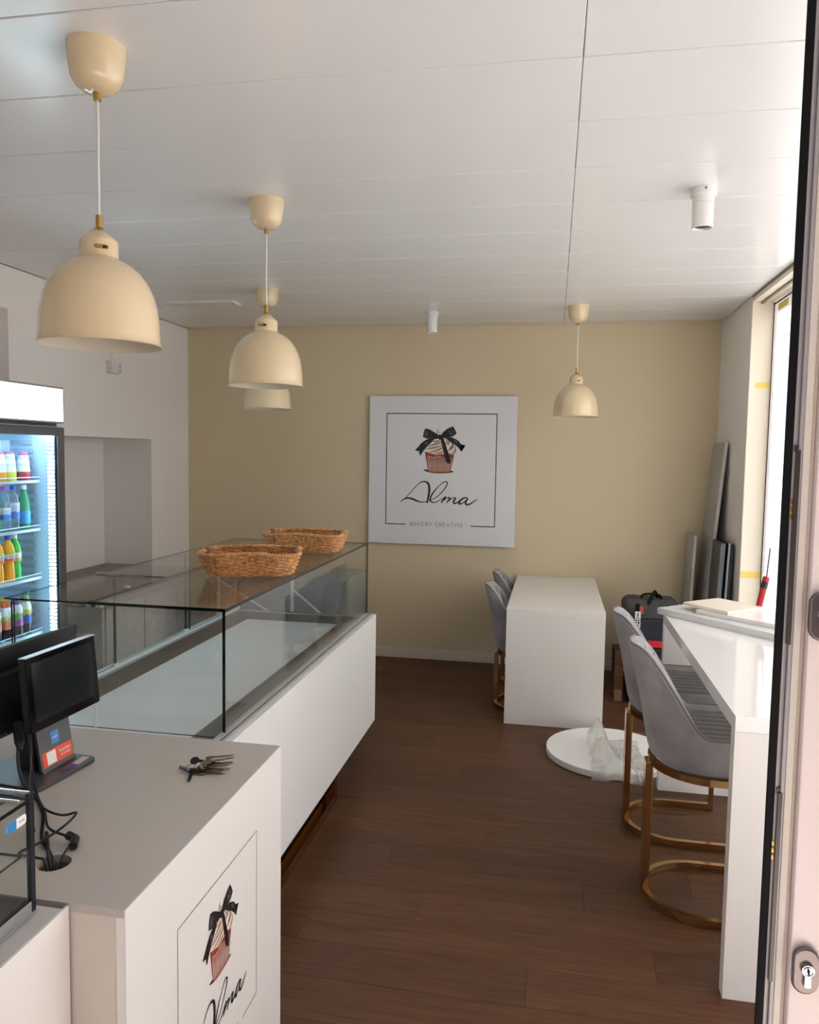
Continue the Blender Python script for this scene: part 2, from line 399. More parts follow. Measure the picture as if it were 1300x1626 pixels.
for cx, cz in ((0.3225, 1.073), (0.319, 1.515)):
    T = Matrix(((1,0,0,cx),(0,0,1,0.984),(0,1,0,cz),(0,0,0,1)))
    ro = MB().prism(oblong(0.031, 0.06), T, 0.008).build('lock_rosette', mat('grey_bronze_rosette', rgb(120, 110, 108), 0.28, metal=0.85), parent=door, bevel=0.003, seg=3)
    T2 = Matrix(((1,0,0,cx+0.001),(0,0,1,0.979),(0,1,0,cz+0.004),(0,0,0,1)))
    prof = []
    for k in range(15): a = math.radians(-62+304*k/14); prof.append((0.0078*math.cos(a), 0.0078*math.sin(a)))
    prof += [(-0.0042, -0.021), (0, -0.0225), (0.0042, -0.021)]
    cyl = MB().prism(prof, T2, 0.006).build('lock_cylinder', ALU, parent=ro, bevel=0.0006)
    MB().lathe([(0.0, -0.0015), (0.0055, -0.0015), (0.0055, 0.001)], (cx+0.001, 0.979, cz+0.004), n=16, R=Matrix.Rotation(PI/2, 3, 'X').to_4x4()).box(cx+0.0002, cx+0.0018, 0.9765, 0.978, cz+0.0008, cz+0.0072, m=1).build('keyway', [mat('lock_core', rgb(90, 84, 80), 0.3, metal=0.9), BLACKRUB], parent=ro)

# ================================================================== LOGO PRINT (flat print on sign and counter)
INK = mat('ink_black', rgb(22, 20, 20), 0.45); INKGREY = mat('ink_grey', rgb(92, 90, 90), 0.5); INKSOFT = mat('ink_text_grey', rgb(120, 116, 110), 0.6)
RIBHI = mat('ribbon_highlight', rgb(84, 82, 84), 0.5); CUPRED = mat('print_cup_red', rgb(150, 58, 36), 0.5); CUPRED2 = mat('print_cup_dark', rgb(92, 30, 24), 0.5)
CUPCREAM = mat('print_cup_cream', rgb(224, 186, 172), 0.5); FROST = mat('print_frosting', rgb(236, 224, 214), 0.5); FROSTL = mat('print_frosting_line', rgb(120, 92, 78), 0.5); FROSTT = mat('print_frosting_tan', rgb(206, 178, 150), 0.5)
LOGO_M = [INK, RIBHI, CUPRED, CUPRED2, CUPCREAM, FROST, FROSTL, FROSTT, INKSOFT]
def Z7(p): return ((640+p[0]/9.286-617)/175.0, (670+p[1]/9.286-658)/177.0)
def logo(parent, O, U, V, N, scale_line=1.0):
    """flat print: O top-left of frame, U across, V down (world vectors of full frame), N outward normal"""
    O, U, V, N = map(Vector, (O, U, V, N))
    b = MB(); layer = [0]
    def P(uv, h): return O + U*uv[0] + V*uv[1] + N*(0.0004+0.00012*h)
    def poly(pts, m, h, sm=0, z7=True, closed=True):
        q = [Z7(p) if z7 else p for p in pts]
        if sm: q = [(c.x, c.y) for c in crom(q, sm, True)]
        vs = [b.v(P(p, h)) for p in q]
        f = b.f(vs, m)
        if f: bmesh.ops.triangulate(b.bm, faces=[f])
    def stroke(pts, wds, m, h, z7=True, sm=10):
        q = [Z7(p) if z7 else p for p in pts]
        n = len(q); c = crom(q, sm) if sm else [Vector((p[0], p[1], 0)) for p in q]; L = len(c)
        ws = []
        for i in range(L):
            t = i/(L-1)*(len(wds)-1); k = min(int(t), len(wds)-2) if len(wds) > 1 else 0
            ws.append(wds[0] if len(wds) == 1 else wds[k]+(wds[k+1]-wds[k])*(t-k))
        prev = None
        for i in range(L):
            a = c[max(i-1,0)]; d = (c[min(i+1,L-1)]-a); d = d.normalized() if d.length > 1e-9 else Vector((1,0,0))
            nn = Vector((-d.y, d.x, 0))*ws[i]/2
            cur = (b.v(P((c[i].x+nn.x, c[i].y+nn.y), h)), b.v(P((c[i].x-nn.x, c[i].y-nn.y), h)))
            if prev: b.f([prev[0], prev[1], cur[1], cur[0]], m)
            prev = cur
    fr = 0.008*scale_line
    for pts in ([(0.185, 1.0), (0, 1.0), (0, 0), (1, 0), (1, 1.0), (0.785, 1.0)],):
        for i in range(len(pts)-1):
            (x0, y0), (x1, y1) = pts[i], pts[i+1]
            e = fr/2; ax, bx = min(x0,x1)-e*(y0!=y1 or 1), max(x0,x1)+e; ay, by = min(y0,y1)-e, max(y0,y1)+e
            if y0 == y1 and i in (0,): ax, bx = 0-e, 0.185
            if y0 == y1 and i == 4: ax, bx = 0.785, 1+e
            poly([(ax,ay),(bx,ay),(bx,by),(ax,by)], 0, i*0.2, z7=False)
    poly([(345,718),(420,710),(740,722),(795,730),(740,752),(560,764),(430,750)], 0, 1, sm=4)
    poly([(360,445),(450,470),(540,490),(620,478),(700,470),(800,475),(775,600),(745,745),(660,757),(560,762),(480,752),(418,735),(395,600)], 2, 2)
    for k in range(15):
        t = (k+0.5)/15; x0 = 392+t*390; x1 = 425+t*315
        stroke([(x0, 520+8*math.sin(t*9)), ((x0+x1)/2, 630), (x1, 742-10*abs(t-.5))], [0.004, 0.008, 0.006], 4 if k % 4 != 2 else 7, 3, sm=3)
        stroke([(x0+13, 515), ((x0+x1)/2+11, 630), (x1+10, 745-10*abs(t-.5))], [0.006, 0.005, 0.004], 3, 3.4, sm=3)
    stroke([(405,512),(470,530),(540,522),(610,518)], [0.006, 0.004], 4, 3.6)
    poly([(365,440),(372,400),(400,370),(430,335),(470,290),(500,262),(560,238),(600,225),(650,240),(700,262),(770,310),(820,370),(838,430),(800,478),(740,470),(700,468),(640,474),(560,486),(480,474),(420,450)], 5, 4, sm=3)
    for q in ([(400,372),(480,340),(560,318),(625,300)], [(372,402),(450,392),(540,372),(630,345)], [(420,450),(520,430),(600,395),(640,370)], [(470,290),(540,290),(600,268)], [(500,476),(580,462),(650,430)],
              [(700,262),(720,300),(690,340)], [(740,285),(775,340),(740,400),(700,420)], [(790,335),(815,400),(790,450),(750,470)], [(660,250),(690,290),(660,330)], [(770,310),(760,370),(720,390)]):
        stroke(q, [0.003, 0.010, 0.003], 6, 5)
        stroke([(p[0]+6, p[1]+14) for p in q], [0.004, 0.016, 0.004], 7, 4.6)
    stroke([(530,215),(538,180),(548,145),(562,108)], [0.010, 0.004], 6, 5); stroke([(560,215),(585,175),(560,150)], [0.006, 0.004], 6, 5)
    poly([(430,255),(500,265),(470,295),(440,330),(400,365),(345,430),(295,512),(290,470),(275,440),(213,430),(260,380),(300,330),(340,295),(380,270)], 0, 6)
    poly([(660,240),(760,232),(840,268),(872,295),(890,325),(960,350),(895,350),(905,440),(850,375),(800,335),(740,300)], 0, 6)
    poly([(590,240),(640,250),(665,320),(690,400),(722,480),(745,560),(738,620),(690,605),(672,560),(650,480),(625,390),(605,310)], 0, 6.5)
    poly([(365,105),(420,115),(475,145),(525,178),(590,215),(575,245),(530,260),(480,264),(400,258),(330,230),(345,150)], 0, 7)
    poly([(770,68),(800,110),(828,170),(790,210),(720,240),(650,248),(595,218),(605,190),(635,150),(690,108)], 0, 7)
    poly([(545,205),(600,195),(640,225),(630,262),(575,268),(540,245)], 0, 8)
    for q, w_ in (([(385,130),(372,180),(365,225)], 0.022), ([(410,150),(395,200),(390,240)], 0.012), ([(700,125),(740,175),(755,215)], 0.02), ([(735,100),(775,150),(785,195)], 0.012), ([(350,330),(385,320),(400,345)], 0.03), ([(790,275),(820,290),(845,330)], 0.02), ([(345,228),(420,248),(520,248)], 0.005), ([(650,240),(730,228),(800,190)], 0.005)):
        stroke(q, [0.002, w_, 0.002], 1, 9)
    # the script lettering: Alma
    k = 0.0048
    stroke([(0,1203),(60,1162),(120,1098),(200,1008),(260,940),(310,900),(365,889),(410,905),(435,950),(440,1020),(432,1090),(420,1150),(410,1207)], [.006,.006,.006,.007,.012,.02,.02,.017,.014], 0, 10)
    stroke([(20,1193),(70,1152),(130,1140),(190,1152),(250,1176),(320,1194),(390,1188),(440,1165),(520,1135),(600,1072),(670,985),(706,915),(690,884),(650,893),(590,940),(520,1020),(470,1100),(455,1160),(482,1192),(530,1192),(600,1158),(675,1112)], [.006,.014,.018,.008,.007,.007,.010,.009,.006,.014,.012,.007,.006], 0, 10.4)
    stroke([(690,1100),(655,1150),(616,1200)], [.012,.017,.008], 0, 10.8); stroke([(618,1196),(680,1142),(730,1116),(748,1128),(728,1160),(700,1198)], [.005,.008,.016,.008], 0, 11)
    stroke([(702,1196),(760,1142),(815,1116),(832,1128),(808,1165),(805,1195),(835,1198),(880,1172),(930,1140)], [.005,.008,.016,.013,.006], 0, 11.2)
    stroke([(1012,1128),(985,1112),(940,1126),(895,1165),(885,1196),(905,1207),(950,1185),(1000,1140),(1015,1120)], [.008,.014,.018,.008,.006], 0, 11.4)
    stroke([(1015,1120),(985,1170),(985,1205),(1015,1215),(1060,1196),(1110,1160),(1150,1130)], [.014,.017,.012,.006], 0, 11.6)
    # small capitals
    GL = {'B':[[(0,1),(0,0),(.7,0),(.85,.12),(.85,.35),(.7,.47),(0,.47)],[(.7,.47),(.9,.6),(.9,.88),(.7,1),(0,1)]], 'A':[[(0,1),(.45,0),(.9,1)],[(.2,.65),(.7,.65)]], 'K':[[(0,0),(0,1)],[(.85,0),(0,.55),(.85,1)]],
          'E':[[(.8,0),(0,0),(0,1),(.8,1)],[(0,.5),(.65,.5)]], 'R':[[(0,1),(0,0),(.7,0),(.88,.12),(.88,.42),(.7,.55),(0,.55)],[(.5,.55),(.9,1)]], 'Y':[[(0,0),(.45,.5),(.9,0)],[(.45,.5),(.45,1)]],
          'C':[[(.95,.12),(.7,0),(.25,0),(0,.25),(0,.75),(.25,1),(.7,1),(.95,.88)]], 'T':[[(0,0),(.9,0)],[(.45,0),(.45,1)]], 'I':[[(.2,0),(.2,1)]], 'V':[[(0,0),(.45,1),(.9,0)]]}
    x = 0.232; cw = 0.0238; chh = 0.032
    for ch in 'BAKERY CREATIVE':
        if ch == ' ': x += 0.022; continue
        for st in GL[ch]: stroke([(x+p[0]*cw, 0.978+p[1]*chh) for p in st], [0.0042], 8, 10, z7=False, sm=0)
        x += (0.4 if ch == 'I' else 1.0)*cw + 0.0112
    return b.build('logo_print', LOGO_M, parent=parent, smooth=0, recalc=False)

# ------------------------------------------------------------------ wall sign
sg = thing('wall_sign', 'square white bakery sign with a cupcake and black bow on the beige wall', 'sign', (-0.897, 6.24, 0.964))
MB().box(-1.498, -0.296, 6.235, 6.262, 0.962, 2.166).build('sign_board', mat('sign_white', rgb(228, 228, 228), 0.3), parent=sg, bevel=0.003)
MB().box(-1.4, -1.3, 6.262, 6.276, 1.3, 1.9).build('mounting_batten', WHITE_SATIN, parent=sg)
MB().box(-0.5, -0.4, 6.262, 6.276, 1.3, 1.9).build('mounting_batten', WHITE_SATIN, parent=sg)
logo(sg, (-1.352, 6.235, 2.025), (0.895, 0, 0), (0, 0, -0.902), (0, -1, 0))

# ================================================================== SERVICE COUNTER (till)
ct = thing('service_counter', 'white till counter with a taupe worktop and cupcake print on its front', 'counter', (-1.25, 1.65, 0))
# worktop with a cable hole
hx, hy, hr = -0.972, 1.360, 0.033
wt = MB()
x0, x1, y0, y1, z0, z1 = -1.95, -0.7465, 1.24, 2.06, 0.846, 0.862
def slab_hole(b, x0, x1, y0, y1, z0, z1, hx, hy, hr, n=24, m=0, mh=1):
    s_ = hr*1.6
    xs = [x0, hx-s_, hx+s_, x1]; ys = [y0, hy-s_, hy+s_, y1]
    for z, fl in ((z1, False), (z0, True)):
        for i in range(3):
            for j in range(3):
                if i == 1 and j == 1: continue
                q = [(xs[i],ys[j],z),(xs[i+1],ys[j],z),(xs[i+1],ys[j+1],z),(xs[i],ys[j+1],z)]
                b.f([b.v(p) for p in (q if not fl else q[::-1])], m)
        ring = []; sq = []
        for k in range(n):
            a = 2*PI*k/n; c, s = math.cos(a), math.sin(a); mx_ = max(abs(c), abs(s))
            ring.append((hx+hr*c, hy+hr*s, z)); sq.append((hx+s_*c/mx_, hy+s_*s/mx_, z))
        for k in range(n):
            k2 = (k+1) % n; q = [ring[k], sq[k], sq[k2], ring[k2]]
            b.f([b.v(p) for p in (q if not fl else q[::-1])], m)
    for k in range(n):
        a, a2 = 2*PI*k/n, 2*PI*(k+1)/n
        q = [(hx+hr*math.cos(a), hy+hr*math.sin(a), z1), (hx+hr*math.cos(a2), hy+hr*math.sin(a2), z1), (hx+hr*math.cos(a2), hy+hr*math.sin(a2), z0), (hx+hr*math.cos(a), hy+hr*math.sin(a), z0)]
        b.f([b.v(p) for p in q], mh)
    for q in (((x0,y0),(x1,y0)), ((x1,y0),(x1,y1)), ((x1,y1),(x0,y1)), ((x0,y1),(x0,y0))):
        (ax, ay), (bx, by) = q
        b.f([b.v(p) for p in ((ax,ay,z0),(bx,by,z0),(bx,by,z1),(ax,ay,z1))], m)
slab_hole(wt, x0, x1, y0, y1, z0, z1, hx, hy, hr)
wt.build('worktop', [TAUPE, mat('cut_edge', rgb(196, 178, 158), 0.7)], parent=ct, weld=True, smooth=30)
MB().box(-0.7465, -0.743, 1.24, 2.062, 0.0, 0.862).build('front_panel', WHITE_SATIN, parent=ct, bevel=0.001)
MB().box(-0.765, -0.7465, 1.243, 2.058, 0.0, 0.846).build('front_core', WHITE_SATIN, parent=ct)
MB().box(-1.95, -0.766, 1.243, 1.26, 0.0, 0.846).build('side_panel', BEIGEPANEL, parent=ct, bevel=0.001, label='beige side panel')
MB().box(-1.95, -0.766, 2.04, 2.058, 0.0, 0.846).build('side_panel', WHITE_SATIN, parent=ct)
MB().box(-1.94, -0.766, 1.262, 2.038, 0.30, 0.32).build('shelf', mat('chipboard', rgb(120, 78, 44), 0.8), parent=ct)
MB().box(-1.05, -0.89, 1.29, 1.43, 0.70, 0.71).build('cable_tray', mat('chipboard', rgb(120, 78, 44), 0.8), parent=ct)
logo(ct, (-0.743, 1.436, 0.702), (0, 0.438, 0), (0, 0, -0.448), (1, 0, 0), 0.55)

# near low cabinet and its glass case
lc = thing('low_cabinet', 'white cabinet in the lower left corner carrying the small glass case', 'cabinet', (-1.2, 1.1, 0))
MB().box(-1.9, -0.862, 0.96, 1.228, 0.0, 0.858).build('carcass', mat('grey_white_board', rgb(206, 200, 194), 0.45), parent=lc, bevel=0.001)
MB().box(-0.862, -0.856, 0.96, 1.2385, 0.0, 0.8585).build('front_panel', WHITE_SATIN, parent=lc, bevel=0.001)
gc = thing('glass_case', 'small countertop glass case with a blue and white sticker', 'display case', (-1.05, 1.0, 0.8585))
zb, zt = 0.8585, 1.086
MB().box(-1.35, -0.898, 0.965, 1.205, zb, zb+0.008).box(-1.345, -0.91, 0.97, 1.195, zb+0.008, zb+0.03, m=1).build('base_tray', [ALU, BLACKPL], parent=gc)
fr_ = MB()
fr_.box(-0.9075, -0.8985, 1.193, 1.205, zb, zt)
MB().box(-1.35, -1.34, 1.193, 1.205, zb, zt).build('corner_post', mat('dark_post', rgb(44, 46, 54), 0.3, metal=0.6), parent=gc, bevel=0.001)
fr_.build('corner_post', mat('dark_post', rgb(44, 46, 54), 0.3, metal=0.6), parent=gc, bevel=0.001)
MB().box(-0.905, -0.8985, 0.965, 1.193, zb+0.008, zb+0.03).build('bottom_rail', ALU, parent=gc, bevel=0.001)
MB().box(-1.34, -0.9, 1.198, 1.205, zt-0.006, zt).box(-1.34, -0.9, 1.165, 1.171, zt-0.007, zt-0.001).build('top_rail', CHROME, parent=gc, bevel=0.001)
PANE = [GLASS, GEDGE]
MB().box(-1.34, -0.9, 0.965, 1.195, zt-0.014, zt-0.008, 0, 1).build('top_pane', PANE, parent=gc, smooth=0)
MB().box(-0.904, -0.899, 0.965, 1.192, zb+0.03, zt-0.015, 0, 1).build('front_pane', PANE, parent=gc, smooth=0)
MB().box(-1.335, -0.908, 1.198, 1.203, zb+0.01, zt-0.008, 0, 1).build('end_pane', PANE, parent=gc, smooth=0)
MB().box(-1.33, -0.915, 0.965, 1.19, zb+0.11, zb+0.115, 0, 1).build('glass_shelf', PANE, parent=gc, smooth=0)
T = Matrix(((0,0,1,-0.8988),(1,0,0,1.158),(0,1,0,1.048),(0,0,0,1)))
def rrect(w_, h_, r, n=5):
    P = []
    for cx, cy, a0 in ((w_/2-r, h_/2-r, 0), (-w_/2+r, h_/2-r, PI/2), (-w_/2+r, -h_/2+r, PI), (w_/2-r, -h_/2+r, 1.5*PI)):
        for k in range(n+1): P.append((cx+r*math.cos(a0+PI/2*k/n), cy+r*math.sin(a0+PI/2*k/n)))
    return P
MB().prism(rrect(0.05, 0.018, 0.006), T, 0.0004).box(-0.8985, -0.8981, 1.1335, 1.157, 1.0392, 1.0568, m=1).box(-0.8984, -0.898, 1.164, 1.178, 1.047, 1.0485, m=2).build('sticker', [mat('sticker_white', rgb(236, 238, 240), 0.4), mat('sticker_blue', rgb(40, 128, 200), 0.4), INKGREY], parent=gc, smooth=0)
MB().box(-1.02, -0.925, 1.02, 1.12, zb+0.03, zb+0.045).box(-1.0, -0.95, 1.03, 1.09, zb+0.045, zb+0.06).build('tray_insert', BLACKPL, parent=gc, bevel=0.004)

# ================================================================== POS TERMINAL
pos = thing('point_of_sale_terminal', 'black till terminal with customer screen on a slate base by the cable hole', 'till', (-1.3, 1.75, 0.862))
bw = Matrix.Translation(Vector((-1.30, 1.75, 0.862))) @ Matrix.Rotation(-0.1, 4, 'Z')
MB().prism([(p[0]*1, p[1]) for p in rrect(0.21, 0.22, 0.018)], bw, 0.012).build('base_plate', SLATE, parent=pos, bevel=0.003)
def frame4(o, xa, ya):
    xa = Vector(xa).normalized(); ya = Vector(ya); ya = (ya - xa*ya.dot(xa)).normalized(); za = xa.cross(ya)
    m = Matrix((xa, ya, za)).transposed().to_4x4(); m.translation = Vector(o); return m
# customer display: x along +Y, y up leaning back, z toward +X
DF = frame4((-1.2325, 1.781, 1.0955), (0.05, 1, 0), (-0.088, 0, 1))
MB().prism(rrect(0.270, 0.188, 0.008), DF @ Matrix.Translation((0,0,-0.02)), 0.018).build('display_housing', BLACKPL, parent=pos, bevel=0.003)
ds = MB().prism(rrect(0.268, 0.186, 0.007), DF @ Matrix.Translation((0,0,-0.002)), 0.003).build('screen', mat('screen_bezel', rgb(6, 6, 7), 0.1, spec=0.12), parent=pos, bevel=0.001)
MB().prism(rrect(0.232, 0.148, 0.002), DF @ Matrix.Translation((0,0.003,0.001)), 0.0004).build('lcd', mat('lcd_dark', rgb(28, 32, 33), 0.06, spec=0.3), parent=ds)
MB().prism(rrect(0.271, 0.0025, 0.001), DF @ Matrix.Translation((0,0.0935,-0.018)), 0.02).build('metal_edge', ALU, parent=pos)
# slanted stand plate (bends into base)
PF = frame4((-1.262, 1.776, 0.955), (0.05, 1, 0), (-0.16, 0, 1))
stp = MB()
prof = [(0.0, 0.075), (0.0, -0.074), (0.006, -0.085), (0.02, -0.0915)]
L = []
for (dz, yy) in prof:
    L.append([PF @ Vector((sx*0.062, yy, dz)) for sx in (-1, 1)])
for i in range(len(L)-1):
    a, b_, c, d = L[i][0], L[i][1], L[i+1][1], L[i+1][0]
    stp.quad(a, b_, c, d); nrm = (PF.to_3x3() @ Vector((0,0,-0.008)))
    stp.quad(a+nrm, b_+nrm, c+nrm, d+nrm); stp.quad(a, a+nrm, d+nrm, d); stp.quad(b_, b_+nrm, c+nrm, c)
    if i == 0: stp.quad(a, b_, b_+nrm, a+nrm)
stand = stp.build('stand', mat('stand_grey', rgb(74, 74, 76), 0.45), parent=pos, weld=True, smooth=50)
def text_mesh(txt, size, T, m, parent, name='lettering', spacing=1.0):
    cu = bpy.data.curves.new(name, 'FONT'); cu.body = txt; cu.size = size; cu.align_x = 'CENTER'; cu.align_y = 'CENTER'; cu.space_character = spacing; cu.resolution_u = 3
    to = bpy.data.objects.new('tmp_text', cu); COL.objects.link(to)
    dg = bpy.context.evaluated_depsgraph_get(); me = bpy.data.meshes.new_from_object(to.evaluated_get(dg))
    bpy.data.objects.remove(to); bpy.data.curves.remove(cu)
    me.name = name; me.materials.clear(); me.materials.append(m); me.transform(WM[parent.name].inverted() @ T)
    o = bpy.data.objects.new(name, me); COL.objects.link(o); o.parent = parent; WM[o.name] = WM[parent.name].copy(); return o
W_INK = mat('white_ink', rgb(245, 240, 236), 0.5)
s1 = MB().prism(rrect(0.03, 0.032, 0.001), PF @ Matrix.Translation((0.0,-0.006,0.0)), 0.0006).build('sticker', mat('sticker_pos_blue', rgb(72, 140, 212), 0.35), parent=stand, smooth=0, label='blue square sticker')
s2 = MB().prism(rrect(0.112, 0.038, 0.001), PF @ Matrix.Translation((0.002,-0.053,0.0)), 0.0006).build('sticker', mat('sticker_orange', rgb(238, 92, 56), 0.35), parent=stand, smooth=0, label='orange sticker with white lettering')
MB().prism(rrect(0.034, 0.032, 0.001), PF @ Matrix.Translation((-0.022,-0.053,0.0006)), 0.0004).build('sticker', W_INK, parent=stand, smooth=0, label='blank white square sticker')
text_mesh('Solution', 0.0135, PF @ Matrix.Translation((0.029,-0.047,0.0012)), W_INK, stand)
text_mesh('DE CAISSE', 0.0085, PF @ Matrix.Translation((0.029,-0.059,0.0012)), W_INK, stand)
text_mesh('sedo', 0.011, PF @ Matrix.Translation((0,-0.006,0.0012)), W_INK, stand)
MB().box(-1.222, -1.204, 1.75, 1.79, 0.874, 0.8746, m=1).box(-1.222, -1.202, 1.79, 1.84, 0.874, 0.8746).build('base_sticker', [mat('sticker_pale', rgb(206, 170, 166), 0.4), mat('sticker_navy', rgb(60, 66, 140), 0.4)], parent=pos, smooth=0)
# staff monitor (we see its back)
MF = frame4((-1.352, 1.80, 1.082), (0.05, 1, 0), (0.13, 0, 1))
mon = MB().prism([(p[0], p[1]) for p in rrect(0.37, 0.235, 0.008)], MF @ Matrix.Translation((0,0,-0.012)), 0.012)
mon.prism(rrect(0.34, 0.16, 0.02), MF @ Matrix.Translation((0,-0.025,0.0)), 0.022)
mon.build('staff_monitor', mat('monitor_back', rgb(40, 40, 42), 0.45), parent=pos, bevel=0.004)
io = MB()
io.prism(rrect(0.33, 0.016, 0.002), MF @ Matrix.Translation((0,-0.112,0.0)), 0.012)
for k in range(9): io.prism(rrect(0.010, 0.006, 0.001), MF @ Matrix.Translation((-0.14+k*0.034,-0.112,0.012)), 0.0008, m=1)
io.build('port_strip', [mat('port_grey', rgb(104, 106, 106), 0.6, noise=0.5, nscale=200), BLACKPL], parent=pos)
MB().prism([(-0.05,-0.11),(0.05,-0.11),(0.03,0.05),(-0.03,0.05)], frame4((-1.335, 1.776, 0.975), (0.05,1,0), (-0.03,0,1)), 0.05).build('hinge_column', BLACKPL, parent=pos, bevel=0.006)
# cables
cb = thing('till_cables', 'bundle of black cables running from the till into the worktop hole', 'cable', (-1.1, 1.5, 0.862))
R_ = 0.0032
for i, pts in enumerate([
    [(-1.29,1.69,1.0),(-1.265,1.64,0.955),(-1.235,1.615,0.90),(-1.19,1.60,0.872),(-1.12,1.53,0.867),(-1.05,1.43,0.868),(-1.0,1.385,0.868),(-0.975,1.365,0.84),(-0.965,1.36,0.74)],
    [(-1.30,1.72,1.0),(-1.255,1.675,0.92),(-1.20,1.62,0.868),(-1.13,1.55,0.868),(-1.055,1.46,0.878),(-1.0,1.44,0.876),(-0.972,1.43,0.875),(-0.965,1.38,0.868),(-0.96,1.36,0.83),(-0.958,1.355,0.75)],
    [(-1.24,1.63,0.88),(-1.14,1.56,0.868),(-1.05,1.50,0.888),(-1.005,1.485,0.905),(-1.01,1.45,0.892),(-1.04,1.41,0.872),(-1.06,1.37,0.866),(-1.01,1.36,0.868),(-0.985,1.352,0.86),(-0.975,1.35,0.76)],
    [(-1.06,1.46,0.866),(-1.03,1.42,0.868),(-0.995,1.375,0.866),(-0.978,1.362,0.83),(-0.97,1.355,0.75)],
    [(-1.275,1.70,1.02),(-1.225,1.635,0.96),(-1.205,1.60,0.90),(-1.17,1.55,0.868),(-1.09,1.46,0.867)]]):
    MB().tube(crom(pts, 6), R_*(1.25 if i in (0,3) else 0.85), 8).build('cable', BLACKPL, parent=cb)
MB().tube([(-1.31,1.70,1.005),(-1.275,1.66,0.975),(-1.262,1.645,0.96)], 0.011, 8, radii=[0.013,0.012,0.006]).build('plug', BLACKPL, parent=cb, bevel=0.002)
MB().tube([(-0.995,1.44,0.878),(-0.972,1.432,0.876),(-0.96,1.405,0.874)], 0.0095, 10).build('ferrite_core', BLACKPL, parent=cb, bevel=0.002)
# small payment box with an orange face beside the base
pb = thing('payment_box', 'flat black box with an orange top patch beside the till base', 'box', (-1.33, 1.63, 0.862))
MB().box(-1.42, -1.245, 1.53, 1.605, 0.8625, 0.888).build('housing', BLACKPL, parent=pb, bevel=0.008, seg=3)
MB().box(-1.40, -1.285, 1.545, 1.598, 0.888, 0.8888).build('orange_patch', mat('orange_patch', rgb(226, 66, 24), 0.4), parent=pb, smooth=0)

# ------------------------------------------------------------------ keys
kb = thing('key_bunch', 'bunch of metal keys on a ring lying on the taupe worktop', 'keys', (-0.88, 1.84, 0.862))
STEELK = mat('key_steel', rgb(150, 142, 128), 0.3, metal=1.0); KBRASS = mat('key_brass', rgb(176, 138, 96), 0.32, metal=1.0); KDARK = mat('key_dark', rgb(60, 58, 56), 0.35, metal=0.9)
def key_poly(L=0.052, r=0.012):
    P = [(r*math.cos(a), r*math.sin(a)) for a in [math.radians(25+310*k/12) for k in range(13)]]
    xs = [r*0.9]; P2 = [(r*0.95, -0.0042)]
    P2 += [(L*0.9, -0.0042), (L, -0.0008), (L*0.95, 0.0025)]
    for k in range(6): P2 += [(L*0.88-k*0.0055, 0.0042 if k % 2 else 0.0018)]
    P2 += [(r*0.95, 0.0042)]
    return P[:1] + P[1:] + P2
ringc = Vector((-0.912, 1.836, 0.874))
MB().tube([ringc+Vector((0.016*math.cos(a), 0.013*math.sin(a), 0.006*math.sin(a+1))) for a in [2*PI*k/20 for k in range(20)]], 0.0012, 6, closed=True).build('key_ring', CHROME, parent=kb)
for k in range(13):
    a = math.radians(20 + rnd.uniform(-20, 22)); z = 0.864+0.0024*k + (0.004 if k > 8 else 0)
    tilt = rnd.uniform(-0.10, 0.12); roll = rnd.uniform(-0.9, 0.9) if k > 2 else 0
    if k == 12: a = math.radians(-72); z = 0.864; tilt = -0.0; roll = 0.1
    Rk = Matrix.Translation(Vector((-0.905+rnd.uniform(-0.004,0.048)*(k < 12), 1.838+rnd.uniform(-0.012,0.022)*(k < 12), z))) @ Matrix.Rotation(a, 4, 'Z') @ Matrix.Rotation(-tilt, 4, 'Y') @ Matrix.Rotation(roll, 4, 'X')
    MB().prism(key_poly(rnd.uniform(0.055, 0.074)), Rk, 0.002).build('key', [STEELK, KBRASS, KDARK, STEELK, KDARK][k % 5], parent=kb, smooth=0)
MB().box(-0.01, 0.012, -0.007, 0.007, 0, 0.006, R=Matrix.Translation((-0.928, 1.826, 0.872)) @ Matrix.Rotation(0.4, 4, 'Z') @ Matrix.Rotation(0.4, 4, 'Y')).build('key_fob', mat('fob_blue_grey', rgb(86, 96, 108), 0.35), parent=kb, bevel=0.002)

# ================================================================== DISPLAY CASE
dc = thing('refrigerated_display_case', 'long white counter display case with glass top and gold base', 'display case', (-1.38, 3.15, 0))
MB().box(-0.97, -0.95, 2.075, 4.165, 0.205, 0.806).build('front_panel', WHITE_GLOSS, parent=dc, bevel=0.001)
MB().box(-1.80, -0.97, 2.08, 4.16, 0.24, 0.70).build('body', mat('case_grey', rgb(150, 150, 150), 0.5), parent=dc)
g = MB()
for xx in (-1.015, -1.70):
    g.box(xx-0.02, xx+0.02, 2.35, 3.56, 0.0, 0.045); g.box(xx-0.02, xx+0.02, 3.515, 3.56, 0.045, 0.24); g.box(xx-0.02, xx+0.02, 2.35, 2.395, 0.045, 0.24)
for yy in (2.3725, 3.5375): g.box(-1.70, -1.015, yy-0.0225, yy+0.0225, 0.0, 0.045)
g.build('base_frame', GOLD, parent=dc, bevel=0.002)
MB().box(-1.06, -1.05, 2.35, 3.52, 0.045, 0.24).build('kick_plate', DARKGOLD, parent=dc)
